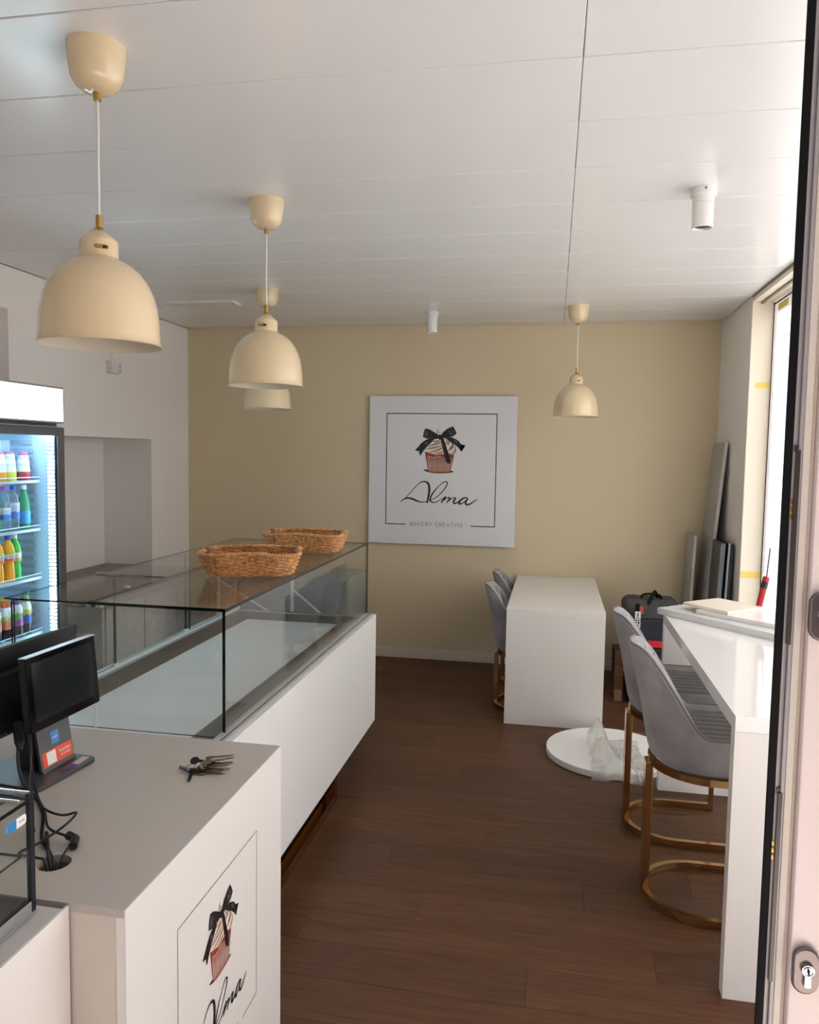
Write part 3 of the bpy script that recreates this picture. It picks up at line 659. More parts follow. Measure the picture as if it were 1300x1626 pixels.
# rails and well
MB().box(-1.012, -0.986, 2.10, 4.165, 0.782, 0.811).box(-0.984, -0.9705, 2.10, 4.165, 0.78, 0.809).build('front_rail', mat('rail_silver', rgb(196, 196, 196), 0.4, metal=0.3), parent=dc, bevel=0.002)
MB().box(-0.9865, -0.9845, 2.10, 4.165, 0.80, 0.8095).build('rail_seal', BLACKRUB, parent=dc)
MB().box(-1.80, -1.742, 2.08, 4.165, 0.70, 0.80).build('rear_rail', ALU, parent=dc, bevel=0.003)
MB().box(-1.742, -1.012, 4.12, 4.165, 0.70, 0.795).build('end_rail', ALU, parent=dc, bevel=0.003)
MB().box(-1.742, -1.012, 2.08, 2.11, 0.70, 0.795).build('end_rail', ALU, parent=dc, bevel=0.003)
wl = MB(); ox0, ox1, oy0, oy1 = -1.742, -1.012, 2.11, 4.12; ix0, ix1, iy0, iy1 = -1.665, -1.16, 2.2, 4.07
O4 = [(ox0,oy0,0.79),(ox1,oy0,0.79),(ox1,oy1,0.79),(ox0,oy1,0.79)]; I4 = [(ix0,iy0,0.752),(ix1,iy0,0.752),(ix1,iy1,0.752),(ix0,iy1,0.752)]
for k in range(4): wl.quad(O4[k], O4[(k+1)%4], I4[(k+1)%4], I4[k])
wl.build('well_border', mat('well_stainless', rgb(132, 128, 122), 0.38, metal=0.9), parent=dc, smooth=0)
MB().box(ix0-0.01, ix1+0.01, iy0-0.01, iy1+0.01, 0.735, 0.757).build('deck', mat('deck_pale', rgb(226, 234, 238), 0.25), parent=dc, bevel=0.003)
# glass
th = 0.008; gz = 1.207
MB().box(-1.006, -0.996, 2.25, 4.15, 0.808, gz-0.0102, 0, 1).build('front_glass', PANE, parent=dc, smooth=0)
MB().box(-1.742, -1.005, 2.252, 2.26, 0.79, gz-0.0102, 0, 1).build('end_glass', PANE, parent=dc, smooth=0)
MB().box(-1.742, -1.005, 4.142, 4.15, 0.795, gz-0.0102, 0, 1).build('end_glass', PANE, parent=dc, smooth=0)
MB().box(-1.468, -0.996, 2.25, 4.152, gz-0.010, gz, 0, 1).build('top_glass', PANE, parent=dc, smooth=0)
for y0, y1 in ((2.25, 2.765), (2.785, 4.152)):
    fl = MB().box(-1.775, -1.475, y0, y1, gz-0.008, gz-0.003, 0, 1).build('rear_flap', PANE, parent=dc, smooth=0)
    MB().lathe([(0.0, 0.0), (0.012, 0.0), (0.012, 0.004), (0.0, 0.004)], (-1.51, (y0+y1)/2+0.05, gz-0.003), n=12).build('knob', CHROME, parent=fl)
for yy in (2.30, 2.85, 3.45, 4.0):
    MB().box(-1.505, -1.448, yy-0.012, yy+0.012, gz-0.03, gz-0.009).build('hinge_clamp', CHROME, parent=dc, bevel=0.002)
MB().box(-1.77, -1.66, 2.768, 2.782, gz-0.018, gz+0.004).box(-1.72, -1.56, 2.764, 2.77, gz-0.009, gz-0.002, m=1).build('flap_hinge', [CHROME, GEDGE], parent=dc, bevel=0.001)
MB().lathe([(0.0,-0.004),(0.009,-0.004),(0.009,0.0),(0.0,0.0)], (-1.475, 2.288, gz-0.02), n=14, R=Matrix.Rotation(PI/2, 3, 'X').to_4x4()).build('clamp_screw', CHROME, parent=dc)
for i, (y0, y1) in enumerate(((2.262, 2.876), (2.89, 3.524), (3.54, 4.14))):
    xx = -1.756 - (0.012 if i == 1 else 0)
    dg_ = MB().box(xx-0.003, xx+0.003, y0, y1, 0.81, 1.19, 0, 1).build('sliding_door', PANE, parent=dc, smooth=0)
    MB().box(xx-0.006, xx+0.008, y1-0.02, y1+0.012, 0.80, 0.818).box(xx-0.005, xx+0.006, y1-0.006, y1+0.002, 0.818, 1.185, m=1).build('door_shoe', [WHITEPL, glass('door_strip', (0.75, 0.82, 0.8, 1), 0.1)], parent=dg_, bevel=0.0)
MB().box(-1.78, -1.745, 2.25, 4.15, 0.80, 0.81).build('door_track', mat('pale_track', rgb(206, 222, 224), 0.3), parent=dc)
MB().box(-1.775, -1.752, 4.13, 4.152, 0.80, 1.19).build('corner_post', CHROME, parent=dc, bevel=0.002)
bc = MB()
for k in range(12): bc.lathe([(0.0,-0.003),(0.003,-0.0015),(0.0035,0.0),(0.003,0.0015),(0.0,0.003)], (-1.33+0.0008*(k%2), 2.07, 0.866+0.0068*k), n=8)
bc.build('bead_chain', mat('clear_bead', rgb(220, 224, 228), 0.15), parent=dc)

# ------------------------------------------------------------------ wicker baskets
def make_basket(label):
    t = thing('wicker_basket', label, 'basket', (0,0,0), 0, 'wicker baskets on the display case')
    A, B_ = 0.205, 0.150; H = 0.082
    def per(th_, k):
        # scalloped outline, k 0 bottom..1 top
        sc = 0.84+0.16*k**0.8
        lob = 0.97 + 0.11*math.cos(4*th_+PI)*(0.5+0.5*k)
        r = 1/((abs(math.cos(th_))**2.6 + abs(math.sin(th_))**2.6)**(1/2.6))
        return A*sc*r*lob*math.cos(th_), B_*sc*r*lob*math.sin(th_)
    NS = 34
    wv = MB(); rows = 12
    for j in range(rows):
        k = (j+0.5)/rows; z = 0.006+H*k
        pts = []
        for i in range(NS*4):
            th_ = 2*PI*i/(NS*4); x, y = per(th_, k); d = Vector((x, y, 0)).normalized()
            o_ = 0.0045*math.sin(PI*i/4.0 + PI*j)
            pts.append((x+d.x*o_, y+d.y*o_, z + (0.002*math.cos(4*th_) if k > 0.5 else 0)*(k-0.5)*2*1.5))
        wv.tube(pts, 0.0048, 6, closed=True)
    wv.build('woven_side', WICKER, parent=t, kind='stuff', smooth=60)
    st = MB()
    for i in range(NS):
        th_ = 2*PI*i/NS
        st.tube([(*per(th_, 0.0), 0.004), (*per(th_, 0.5), H*0.5), (*per(th_, 1.0), H+0.006)], 0.0026, 5)
    st.build('stakes', WICKER, parent=t, kind='stuff')
    rim = MB()
    for ph in (0, PI):
        pts = []
        for i in range(240):
            th_ = 2*PI*i/240; x, y = per(th_, 1.03); d = Vector((x, y, 0)).normalized()
            c, s_ = math.cos(60*th_+ph), math.sin(60*th_+ph)
            pts.append((x+d.x*0.005*c, y+d.y*0.005*c, H+0.008+0.005*s_+0.003*math.cos(4*th_)))
        rim.tube(pts, 0.0052, 6, closed=True)
    rim.build('braided_rim', WICKER_D, parent=t, smooth=60)
    bt = MB()
    for j in range(1, 14):
        k = j/14
        bt.tube([(per(2*PI*i/48, 0)[0]*k, per(2*PI*i/48, 0)[1]*k, 0.005+0.002*(-1)**(i+j)) for i in range(48)], 0.005, 5, closed=True)
    bt.build('woven_bottom', WICKER, parent=t, kind='stuff')
    wrap = MB()
    for a in (PI, 0):
        x, y = per(a, 1.03)
        for k in range(5):
            yy = y-0.02+k*0.01
            wrap.tube([(x+0.013*math.cos(q), yy+0.004*math.sin(q), H+0.008+0.012*math.sin(q)) for q in [2*PI*i/10 for i in range(10)]], 0.003, 5, closed=True)
    wrap.build('handle_wrap', mat('grey_wicker', rgb(140, 112, 92), 0.6), parent=t, kind='stuff')
    return t
bk = make_basket('oval scalloped wicker basket nearest the camera on the glass case')
bk.location = (-1.185, 2.93, gz+0.004); bk.rotation_euler = (0, 0, 0.30)
dup(bk, (-1.20, 3.68, gz+0.004), 0.10, 'oval scalloped wicker basket at the far end of the glass case by the sign', 'wicker baskets on the display case')

# ================================================================== BACK COUNTER, GREY ITEMS behind the case
STONE = mat('mottled_grey_stone', rgb(150, 138, 130), 0.6, noise=0.25, nscale=16)
bkc = thing('back_counter', 'grey mottled back counter under the wall recess behind the display case', 'counter', (-3.0, 4.9, 0))
MB().box(-3.50, -2.62, 4.2, 5.62, 0.74, 0.79).build('worktop', STONE, parent=bkc, bevel=0.004)
MB().box(-3.48, -2.66, 4.22, 5.60, 0.0, 0.74).build('carcass', mat('counter_grey', rgb(200, 195, 190), 0.6, noise=0.12, nscale=14), parent=bkc)
for k in range(3): MB().box(-2.66, -2.645, 4.24+k*0.455, 4.68+k*0.455, 0.08, 0.73).build('door', mat('counter_grey', rgb(128, 124, 122), 0.6), parent=bkc, bevel=0.003)
wc = thing('wrapped_crate', 'grey plastic-wrapped crate standing behind the far end of the display case', 'crate', (-1.7, 5.2, 0))
mbx = MB().box(-2.25, -1.32, 4.95, 5.5, 0.0, 0.85)
mbx.build('crate_body', mat('crate_grey', rgb(150, 150, 148), 0.55, noise=0.12, nscale=10), parent=wc, bevel=0.02, seg=3)
pw_ = MB(); nx, nz = 14, 12; grid = []
for j in range(nz+1):
    rowv = []
    for i in range(nx+1):
        u_, v_ = i/nx, j/nz
        rowv.append(pw_.v((-1.62+u_*0.31, 4.935-0.012*math.sin(9*u_+4*v_)-0.02*rnd.random()*(0 < i < nx), 0.08+v_*(0.55+0.25*u_))))
    grid.append(rowv)
for j in range(nz):
    for i in range(nx): pw_.f([grid[j][i], grid[j][i+1], grid[j+1][i+1], grid[j+1][i]])
pw_.build('plastic_wrap', glass('cloudy_plastic', (0.9, 0.9, 0.9, 1), 0.08, 0.6, 0.15, 0.25), parent=wc, smooth=80, recalc=False)
fx = thing('folding_frame', 'white folding cross-legged frame seen through the glass case end', 'frame', (-1.8, 4.8, 0))
Yf = 4.86
for a, b_ in (((-2.2, 0.0), (-2.2, 0.86)), ((-1.68, 0.0), (-1.68, 0.86))):
    MB().box(a[0]-0.008, a[0]+0.008, Yf-0.008, Yf+0.008, 0, 0.88).build('upright', WHITEPL, parent=fx)
MB().bar([(-2.2, Yf-0.012, 0.84), (-1.68, Yf-0.012, 0.55)], 0.008, 0.016, up=(0,1,0)).build('brace', WHITEPL, parent=fx)
MB().bar([(-1.68, Yf-0.012, 0.80), (-1.45, Yf-0.012, 0.62)], 0.008, 0.014, up=(0,1,0)).build('brace', WHITEPL, parent=fx)

# ================================================================== DRINKS FRIDGE
fg = thing('drinks_fridge', 'upright glass-door drinks fridge with a glowing white header', 'fridge', (-2.8, 3.34, 0))
FYA, FYB, FX = 3.00, 3.647, -2.50
DKG = mat('fridge_dark_grey', rgb(92, 90, 92), 0.4); INW = mat('fridge_inside_white', rgb(196, 216, 232), 0.35)
MB().box(-3.09, -3.06, FYA, FYB, 0.10, 1.81).box(-3.06, -2.521, FYA, FYA+0.03, 0.1, 1.81).box(-3.06, -2.521, FYB-0.03, FYB, 0.1, 1.81).box(-3.06, -2.521, FYA+0.03, FYB-0.03, 0.1, 0.3).box(-3.06, -2.521, FYA+0.03, FYB-0.03, 1.78, 1.81).build('cabinet', [INW], parent=fg)
MB().box(-3.09, -2.52, FYA, FYB, 0.0, 0.1).build('foot_housing', DKG, parent=fg)
MB().box(-3.09, -2.546, FYA, FYB+0.002, 1.811, 2.0).build('top_housing', DKG, parent=fg)
fd = MB().box(-2.52, FX, FYA, FYA+0.055, 0.12, 1.806).box(-2.52, FX, FYB-0.055, FYB, 0.12, 1.806).box(-2.52, FX, FYA+0.055, FYB-0.055, 1.762, 1.806).box(-2.52, FX, FYA+0.055, FYB-0.055, 0.12, 0.2).build('door_frame', DKG, parent=fg, bevel=0.003)
MB().box(-2.516, -2.508, FYA+0.055, FYB-0.055, 0.2, 1.762, 0, 1).build('door_glass', [glass('fridge_pane', (0.96, 0.98, 1.0, 1), 0.03, 0.7), GEDGE], parent=fd, smooth=0)
lb = MB().box(-2.545, -2.502, FYA, FYB, 1.826, 2.012).build('header_frame', ALU, parent=fg, bevel=0.004)
MB().box(-2.502, -2.498, FYA+0.01, FYB-0.012, 1.836, 2.0).build('header_light', mat('header_glow', (0.74, 0.94, 1.0, 1), 0.4, emit=5.0), parent=lb)
LEDM = mat('led_cool_white', (0.58, 0.88, 1.0, 1), 0.4, emit=22.0)
lt = MB().box(-2.565, -2.524, FYB-0.052, FYB-0.031, 0.32, 1.755).build('led_channel', ALU, parent=fg)
l_ = MB(); z = 0.33
while z < 1.74: l_.box(-2.562, -2.527, FYB-0.0545, FYB-0.0515, z, z+0.011); z += 0.02
l_.build('led_strip', LEDM, parent=lt)
l2 = MB(); 
l2.box(-2.6, -2.585, FYA+0.035, FYA+0.05, 0.33, 1.74).build('led_strip', LEDM, parent=fg)
MB().box(-2.60, -2.58, FYA+0.05, FYB-0.05, 1.765, 1.775).build('top_led', LEDM, parent=fg)
# grooves of the rear and side liner
gv = MB(); z = 0.34
while z < 1.72: gv.box(-3.06, -3.05, FYA+0.03, FYB-0.03, z, z+0.022).box(-3.04, -2.66, FYB-0.038, FYB-0.03, z, z+0.022); z += 0.043
gv.build('liner_ribs', mat('rib_grey_blue', rgb(170, 184, 196), 0.4), parent=fg)
SHZ = [1.532, 1.283, 1.031, 0.742]
WIRE = mat('shelf_wire', rgb(206, 224, 232), 0.3)
for zz in SHZ:
    sh = MB()
    sh.box(-2.618, -2.611, FYA+0.04, FYB-0.05, zz-0.011, zz+0.002)
    sh.tube([(-2.612, FYA+0.04, zz+0.016), (-2.612, FYB-0.05, zz+0.018)], 0.0025, 6)
    for k in range(17): sh.box(-3.05, -2.62, FYA+0.05+k*0.0335, FYA+0.054+k*0.0335, zz-0.008, zz-0.001)
    sh.build('shelf', WIRE, parent=fg, smooth=0)
# bottles
def bottle_mat(n, c, rough=0.15, glassy=False, tint=None):
    return glass(n, tint, 0.06, 0.8, 0.02) if glassy else mat(n, c, rough)
def make_bottle(kind, label, body, cap, lab, group, prof, cap_r, cap_h, lab_z, lab_r, extra=None):
    t = thing(kind, label, 'bottle', (0,0,0), 0, group)
    MB().lathe(prof, n=16, cap0=True, cap1=True).build('bottle', body, parent=t, smooth=50)
    zt_ = prof[-1][1]
    MB().lathe([(cap_r, zt_-0.004), (cap_r, zt_+cap_h), (cap_r*0.7, zt_+cap_h+0.002)], n=14, cap0=True, cap1=True).build('cap', cap, parent=t)
    if lab:
        z0, z1 = lab_z
        lo = MB().lathe([(lab_r, z0), (lab_r, z1)], n=16).build('wrap_label', lab, parent=t)
    return t
def bottle_set(lo, **kw): pass
WAV = [(0.024,0.0),(0.030,0.004),(0.0315,0.03),(0.0285,0.075),(0.026,0.095),(0.029,0.115),(0.0315,0.135),(0.031,0.16),(0.025,0.182),(0.015,0.2),(0.0125,0.205),(0.0125,0.213)]
WAT = [(0.026,0.0),(0.031,0.005),(0.031,0.06),(0.029,0.075),(0.031,0.09),(0.031,0.135),(0.027,0.165),(0.018,0.188),(0.0125,0.198),(0.0125,0.208)]
GLS = [(0.027,0.0),(0.0305,0.004),(0.0305,0.115),(0.027,0.145),(0.019,0.17),(0.0135,0.19),(0.0125,0.208)]
JUI = [(0.027,0.0),(0.030,0.004),(0.0295,0.04),(0.026,0.09),(0.022,0.122),(0.020,0.127)]
TEA = [(0.025,0.0),(0.0285,0.004),(0.0285,0.05),(0.0275,0.1),(0.0285,0.11),(0.0265,0.13),(0.0195,0.148),(0.018,0.155)]
def label_stripes(name, cols):
    m = bpy.data.materials.new(name); m.use_nodes = True; t = m.node_tree; p = t.nodes['Principled BSDF']; p.inputs['Roughness'].default_value = 0.35
    g = t.nodes.new('ShaderNodeTexCoord'); s_ = t.nodes.new('ShaderNodeSeparateXYZ'); t.links.new(g.outputs['Generated'], s_.inputs[0])
    r = t.nodes.new('ShaderNodeValToRGB'); r.color_ramp.interpolation = 'CONSTANT'
    while len(r.color_ramp.elements) < len(cols): r.color_ramp.elements.new(0.5)
    for e, (po, c) in zip(r.color_ramp.elements, cols): e.position = po; e.color = c
    n = t.nodes.new('ShaderNodeTexNoise'); n.inputs['Scale'].default_value = 6
    mm = t.nodes.new('ShaderNodeMath'); mm.operation = 'MULTIPLY_ADD'; mm.inputs[1].default_value = 0.3; t.links.new(n.outputs['Fac'], mm.inputs[0])
    ad = t.nodes.new('ShaderNodeMath'); ad.operation = 'SUBTRACT'; ad.inputs[1].default_value = 0.15; t.links.new(s_.outputs['Z'], mm.inputs[2]); t.links.new(mm.outputs[0], ad.inputs[0])
    t.links.new(ad.outputs[0], r.inputs[0]); t.links.new(r.outputs[0], p.inputs['Base Color']); return m
DOTTED = label_stripes('label_dotted', [(0.0, rgb(245, 245, 240)), (0.35, rgb(210, 226, 226)), (0.5, rgb(248, 248, 246)), (0.75, rgb(214, 214, 232))])
B = {}
PURP = mat('cap_lilac', rgb(180, 120, 200), 0.4); WCAP = mat('cap_white', rgb(226, 236, 240), 0.4); BCAP = mat('cap_blue', rgb(20, 90, 200), 0.35); YCAP = mat('cap_yellow', rgb(236, 206, 60), 0.4); PCAP = mat('cap_purple', rgb(110, 60, 160), 0.4); OCAP = mat('cap_orange', rgb(240, 104, 50), 0.4); MCAP = mat('cap_magenta', rgb(180, 60, 180), 0.4)
ORJ = mat('drink_orange', rgb(255, 160, 30), 0.2); YEJ = mat('drink_lemon', rgb(226, 226, 90), 0.2); RDJ = mat('drink_red', rgb(190, 50, 70), 0.2); SOD = mat('soda_orange', rgb(255, 176, 20), 0.15); GRN = mat('soda_green', rgb(60, 205, 60), 0.15)
GGL = mat('green_glass', rgb(24, 150, 100), 0.08, trans=0.0); CLR = glass('clear_bottle', (0.72, 0.86, 0.92, 1), 0.12, 0.9, 0.03, 0.12, (0.6, 0.8, 0.9, 1)); TEAD = mat('drink_tea', rgb(60, 34, 40), 0.12)
WATL = label_stripes('label_water', [(0.0, rgb(60, 130, 210)), (0.45, rgb(190, 206, 232)), (0.8, rgb(226, 232, 244))]); SPAL = mat('label_light_blue', rgb(70, 170, 226), 0.4); SODL = label_stripes('label_soda', [(0.0, rgb(240, 110, 60)), (0.3, rgb(245, 240, 235)), (0.75, rgb(170, 210, 60))]); GRNL = label_stripes('label_lime', [(0.0, rgb(200, 190, 120)), (0.35, rgb(240, 236, 220)), (0.8, rgb(120, 190, 70))])
TEAP = label_stripes('label_peach', [(0.0, rgb(240, 150, 110)), (0.4, rgb(200, 220, 120)), (0.6, rgb(240, 240, 236))]); TEAB = label_stripes('label_blue', [(0.0, rgb(30, 80, 180)), (0.4, rgb(220, 220, 60)), (0.65, rgb(240, 240, 240))]); TEAG = label_stripes('label_violet', [(0.0, rgb(190, 90, 190)), (0.3, rgb(90, 190, 90)), (0.6, rgb(240, 240, 240))])
XB = -2.66
rows_ = [
 # kind, profile, zshelf, list of (y, x, body, cap, labelmat, labelz, labelr, text label)
 ('juice_bottle', JUI, SHZ[0], 0.0205, 0.008, (0.045, 0.118), 'small juice bottles on the top fridge shelf', [
   (3.30, XB, YEJ, PURP, 'pale lemon juice bottle farthest left on the top fridge shelf'), (3.362, XB, ORJ, PURP, 'orange juice bottle on the top fridge shelf'),
   (3.434, XB, YEJ, PURP, 'yellow juice bottle on the top fridge shelf right of the orange one'), (3.50, XB-0.06, RDJ, PURP, 'dark red juice bottle set back on the top fridge shelf'),
   (3.537, XB, RDJ, PURP, 'red juice bottle at the right end of the top fridge shelf')]),
]
def place_b(kind, prof, z, cap_r, cap_h, labz, labr, group, y, x, body, cap, lab, label):
    t = make_bottle(kind, label, body, cap, lab, group, prof, cap_r, cap_h, labz, labr)
    t.location = (x, y, z+0.001); WM[t.name] = Matrix.Translation((x, y, z+0.001)); return t
for (kind, prof, z, cr_, ch_, labz, grp, items) in rows_:
    for (y, x, body, cap, lab) in items:
        t = make_bottle(kind, lab, body, cap, None, grp, prof, cr_, ch_, labz, 0)
        MB().lathe([(0.0298, 0.042), (0.0264, 0.09), (0.0224, 0.121)], n=16).build('wrap_label', DOTTED, parent=t)
        t.location = (x, y, z+0.001); t.scale = (1.06,)*3
G2 = 'water bottles on the second fridge shelf'
place_b('green_bottle', WAV, SHZ[1], 0.0135, 0.016, (0.09,0.125), 0.0318, G2, 3.312, XB+0.0, GRN, WCAP, GRNL, 'green plastic bottle at the left on the second fridge shelf')
place_b('water_bottle', WAT, SHZ[1], 0.0135, 0.016, (0.06,0.12), 0.0314, G2, 3.382, XB+0.004, CLR, MCAP, WATL, 'clear water bottle with a magenta cap on the second fridge shelf')
place_b('water_bottle', WAT, SHZ[1], 0.0135, 0.016, (0.06,0.14), 0.0314, G2, 3.452, XB, CLR, BCAP, WATL, 'clear water bottle with a blue cap on the second fridge shelf')
place_b('water_bottle', WAT, SHZ[1], 0.0135, 0.016, (0.06,0.14), 0.0314, G2, 3.452, XB-0.07, CLR, WCAP, WATL, 'clear water bottle with a white cap behind the blue-capped one')
place_b('green_glass_bottle', GLS, SHZ[1], 0.0145, 0.016, (0.03,0.095), 0.031, G2, 3.535, XB, GGL, WCAP, SPAL, 'green mineral water bottle with a light blue label on the second fridge shelf')
G3 = 'soda bottles on the third fridge shelf'
o1 = place_b('soda_bottle', WAV, SHZ[2], 0.0135, 0.016, (0.105,0.15), 0.0322, G3, 3.325, XB+0.004, SOD, BCAP, SODL, 'orange soda bottle with blue cap at the left of the third fridge shelf')
o2 = place_b('soda_bottle', WAV, SHZ[2], 0.0135, 0.016, (0.105,0.15), 0.0322, G3, 3.405, XB+0.003, SOD, BCAP, SODL, 'orange soda bottle with blue cap beside the lime green bottle')
place_b('soda_bottle', WAV, SHZ[2], 0.0135, 0.016, (0.105,0.15), 0.0322, G3, 3.38, XB-0.065, SOD, BCAP, SODL, 'orange soda bottle standing behind the front two on the third fridge shelf')
place_b('soda_bottle', WAV, SHZ[2], 0.0135, 0.016, (0.095,0.15), 0.0322, G3, 3.47, XB-0.01, GRN, WCAP, GRNL, 'lime green soda bottle on the third fridge shelf')
BLUEINK = mat('blue_ink', rgb(50, 50, 150), 0.4)
for o in (o1, o2):
    c = o.matrix_basis.translation
    WM[o.name] = Matrix.Translation(o.location)
    text_mesh('FANTA', 0.019, Matrix.Translation((o.location.x+0.0335, o.location.y, o.location.z+0.128)) @ Matrix(((0,0,1,0),(1,0,0,0),(0,1,0,0),(0,0,0,1))), BLUEINK, o)
G4 = 'iced tea bottles on the lowest visible fridge shelf'
for (y, x, cap, lab, txt) in ((3.298, XB+0.004, OCAP, TEAP, 'iced tea bottle with orange cap at the far left of the lowest shelf'), (3.37, XB+0.008, OCAP, TEAP, 'iced tea bottle with orange cap and peach label in the middle of the lowest shelf'),
        (3.36, XB-0.06, PCAP, TEAG, 'iced tea bottle with purple cap behind the orange-capped ones'), (3.35, XB-0.125, YCAP, TEAB, 'iced tea bottle with yellow cap at the back left of the lowest shelf'),
        (3.452, XB+0.005, PCAP, TEAG, 'iced tea bottle with purple cap in front on the lowest shelf'), (3.45, XB-0.065, YCAP, TEAB, 'iced tea bottle with yellow cap behind the front purple-capped one'),
        (3.527, XB, YCAP, TEAB, 'iced tea bottle with yellow cap at the right end of the lowest shelf')):
    t = make_bottle('tea_bottle', txt, TEAD, cap, None, G4, TEA, 0.0195, 0.018, None, 0)
    MB().lathe([(0.0288, 0.052), (0.0278, 0.1), (0.0288, 0.11), (0.0266, 0.131), (0.0198, 0.149)], n=16).build('wrap_label', lab, parent=t)
    t.location = (x, y, SHZ[3]+0.001); t.scale = (1.12,)*3; WM[t.name] = Matrix.Translation(t.location)
    if x > XB-0.03: text_mesh('Lipton', 0.014, Matrix.Translation((x+0.0295, y, SHZ[3]+0.1)) @ Matrix(((0,0,1,0),(1,0,0,0),(0,1,0,0),(0,0,0,1))), mat('red_ink', rgb(190, 40, 50), 0.4), t)
MB().box(-2.70, -2.698, 3.40, 3.49, 1.68, 1.735).build('price_card', glass('clear_card', (0.85, 0.88, 0.95, 1), 0.1, 0.6, 0.05, 0.3), parent=fg)

# ================================================================== SMALL CEILING AND WALL FITTINGS
def make_lamp(label):
    t = thing('pendant_lamp', label, 'lamp', (0,0,0), 0, 'cream pendant lamps')
    # z measured from the ceiling panels (0) downward
    z = lambda v: v-2.738
    MB().lathe([(0.0,z(2.738)),(0.074,z(2.738)),(0.074,z(2.728)),(0.072,z(2.70)),(0.066,z(2.66)),(0.055,z(2.64)),(0.038,z(2.627)),(0.016,z(2.622)),(0.0,z(2.622))], n=36).build('ceiling_cup', ENAMEL, parent=t)
    MB().lathe([(0.0,z(2.623)),(0.011,z(2.623)),(0.011,z(2.604)),(0.0,z(2.604))], n=16).build('cord_grip', BRASS, parent=t)
    MB().tube([(0,0,z(2.605)),(0.001,0.0,z(2.53)),(-0.001,0.001,z(2.44)),(0.0005,0,z(2.37)),(0,0,z(2.305))], 0.0036, 8).build('cord', CORDW, parent=t)
    MB().lathe([(0.0,z(2.312)),(0.0085,z(2.312)),(0.0085,z(2.282)),(0.020,z(2.270)),(0.0,z(2.268))], n=18).build('stem', BRASS, parent=t)
    P = [(0.014,2.271),(0.022,2.270),(0.046,2.247),(0.0485,2.243),(0.0485,2.201),(0.051,2.199),(0.062,2.195),(0.086,2.181),(0.108,2.161),(0.126,2.135),(0.139,2.105),(0.147,2.072),(0.1515,2.035),(0.1535,1.995),(0.1545,1.980),(0.1585,1.975)]
    Q = [(0.157,1.9735),(0.152,1.981),(0.150,2.0),(0.148,2.035),(0.143,2.072),(0.135,2.104),(0.122,2.132),(0.104,2.157),(0.082,2.177),(0.045,2.19),(0.0,2.192)]
    NP = len(P)
    MB().lathe([(r, z(v)) for r, v in P+Q], n=56, mf=lambda i: 0 if i < NP else 1).build('shade', [ENAMEL, ENAMEL_IN], parent=t, smooth=40)
    T = Matrix.Rotation(math.radians(-52), 4, 'Z')
    pl = MB().prism(rrect(0.036, 0.011, 0.005), T @ Matrix(((0,0,1,0.048),(1,0,0,0),(0,1,0,z(2.222)),(0,0,0,1))), 0.0014)
    pl.prism(rrect(0.011, 0.007, 0.001), T @ Matrix(((0,0,1,0.0494),(1,0,0,0.008),(0,1,0,z(2.222)),(0,0,0,1))), 0.0008, m=1)
    pl.build('switch_plate', [BRASS, BLACKPL], parent=t, bevel=0.0)
    return t
L1 = make_lamp('cream pendant lamp nearest the camera at upper left'); L1.location = (-1.197, 1.909, 2.738)
dup(L1, (-1.206, 3.142, 2.738), math.radians(-35), 'cream pendant lamp above the display case in front of the farthest left lamp', 'cream pendant lamps')
dup(L1, (-1.843, 4.82, 2.738), 0.2, 'cream pendant lamp half hidden behind another near the left wall', 'cream pendant lamps')
dup(L1, (0.136, 5.578, 2.738), math.radians(-30), 'cream pendant lamp hanging over the white table by the beige wall', 'cream pendant lamps')
def make_spot(label):
    t = thing('ceiling_spotlight', label, 'lamp', (0,0,0), 0, 'white ceiling spotlights')
    MB().lathe([(0.0,0),(0.048,0),(0.048,-0.028),(0.044,-0.032),(0.0,-0.032)], n=28).build('mount', WHITEPL, parent=t)
    MB().lathe([(0.040,-0.032),(0.040,-0.056),(0.0385,-0.057),(0.0385,-0.059),(0.040,-0.060),(0.039,-0.150),(0.035,-0.150),(0.031,-0.142),(0.0,-0.142)], n=28, mf=lambda i: 0 if i < 7 else 1).build('barrel', [WHITEPL, BLACKPL], parent=t)
    MB().lathe([(0,0.0),(0.004,0.0),(0.004,0.003),(0,0.003)], (0.0,-0.0505,-0.012), n=8, R=Matrix.Rotation(-PI/2, 3, 'X').to_4x4()).build('screw', mat('screw_grey', rgb(110,110,108), 0.4, metal=0.8), parent=t)
    return t
s_a = make_spot('white cylinder spotlight on the ceiling at right near the window'); s_a.location = (0.536, 3.232, 2.738)
dup(s_a, (-0.912, 5.72, 2.738), 0.5, 'white cylinder spotlight on the ceiling above the wall sign', 'white ceiling spotlights')
av = thing('air_vent', 'white slatted air vent in the ceiling near the left wall', 'vent', (-2.49, 5.2, 2.738))
MB().box(-2.78, -2.21, 5.13, 5.14, 2.722, 2.738).box(-2.78, -2.21, 5.26, 5.27, 2.722, 2.738).box(-2.78, -2.77, 5.14, 5.26, 2.722, 2.738).box(-2.22, -2.21, 5.14, 5.26, 2.722, 2.738).build('vent_frame', WHITEPL, parent=av)
MB().box(-2.77, -2.22, 5.14, 5.26, 2.7365, 2.738).build('vent_backing', mat('vent_dark', rgb(90,84,78), 0.8), parent=av)
for k in range(7): MB().box(-2.77, -2.22, 5.148+k*0.0165, 5.158+k*0.0165, 2.724, 2.732).build('slat', WHITEPL, parent=av)
so = thing('wall_socket', 'white double wall socket with a cable duct on the left wall', 'socket', (LX, 5.09, 2.27))
MB().box(LX, LX+0.045, 5.03, 5.16, 2.235, 2.315).build('socket_box', WHITEPL, parent=so, bevel=0.004)
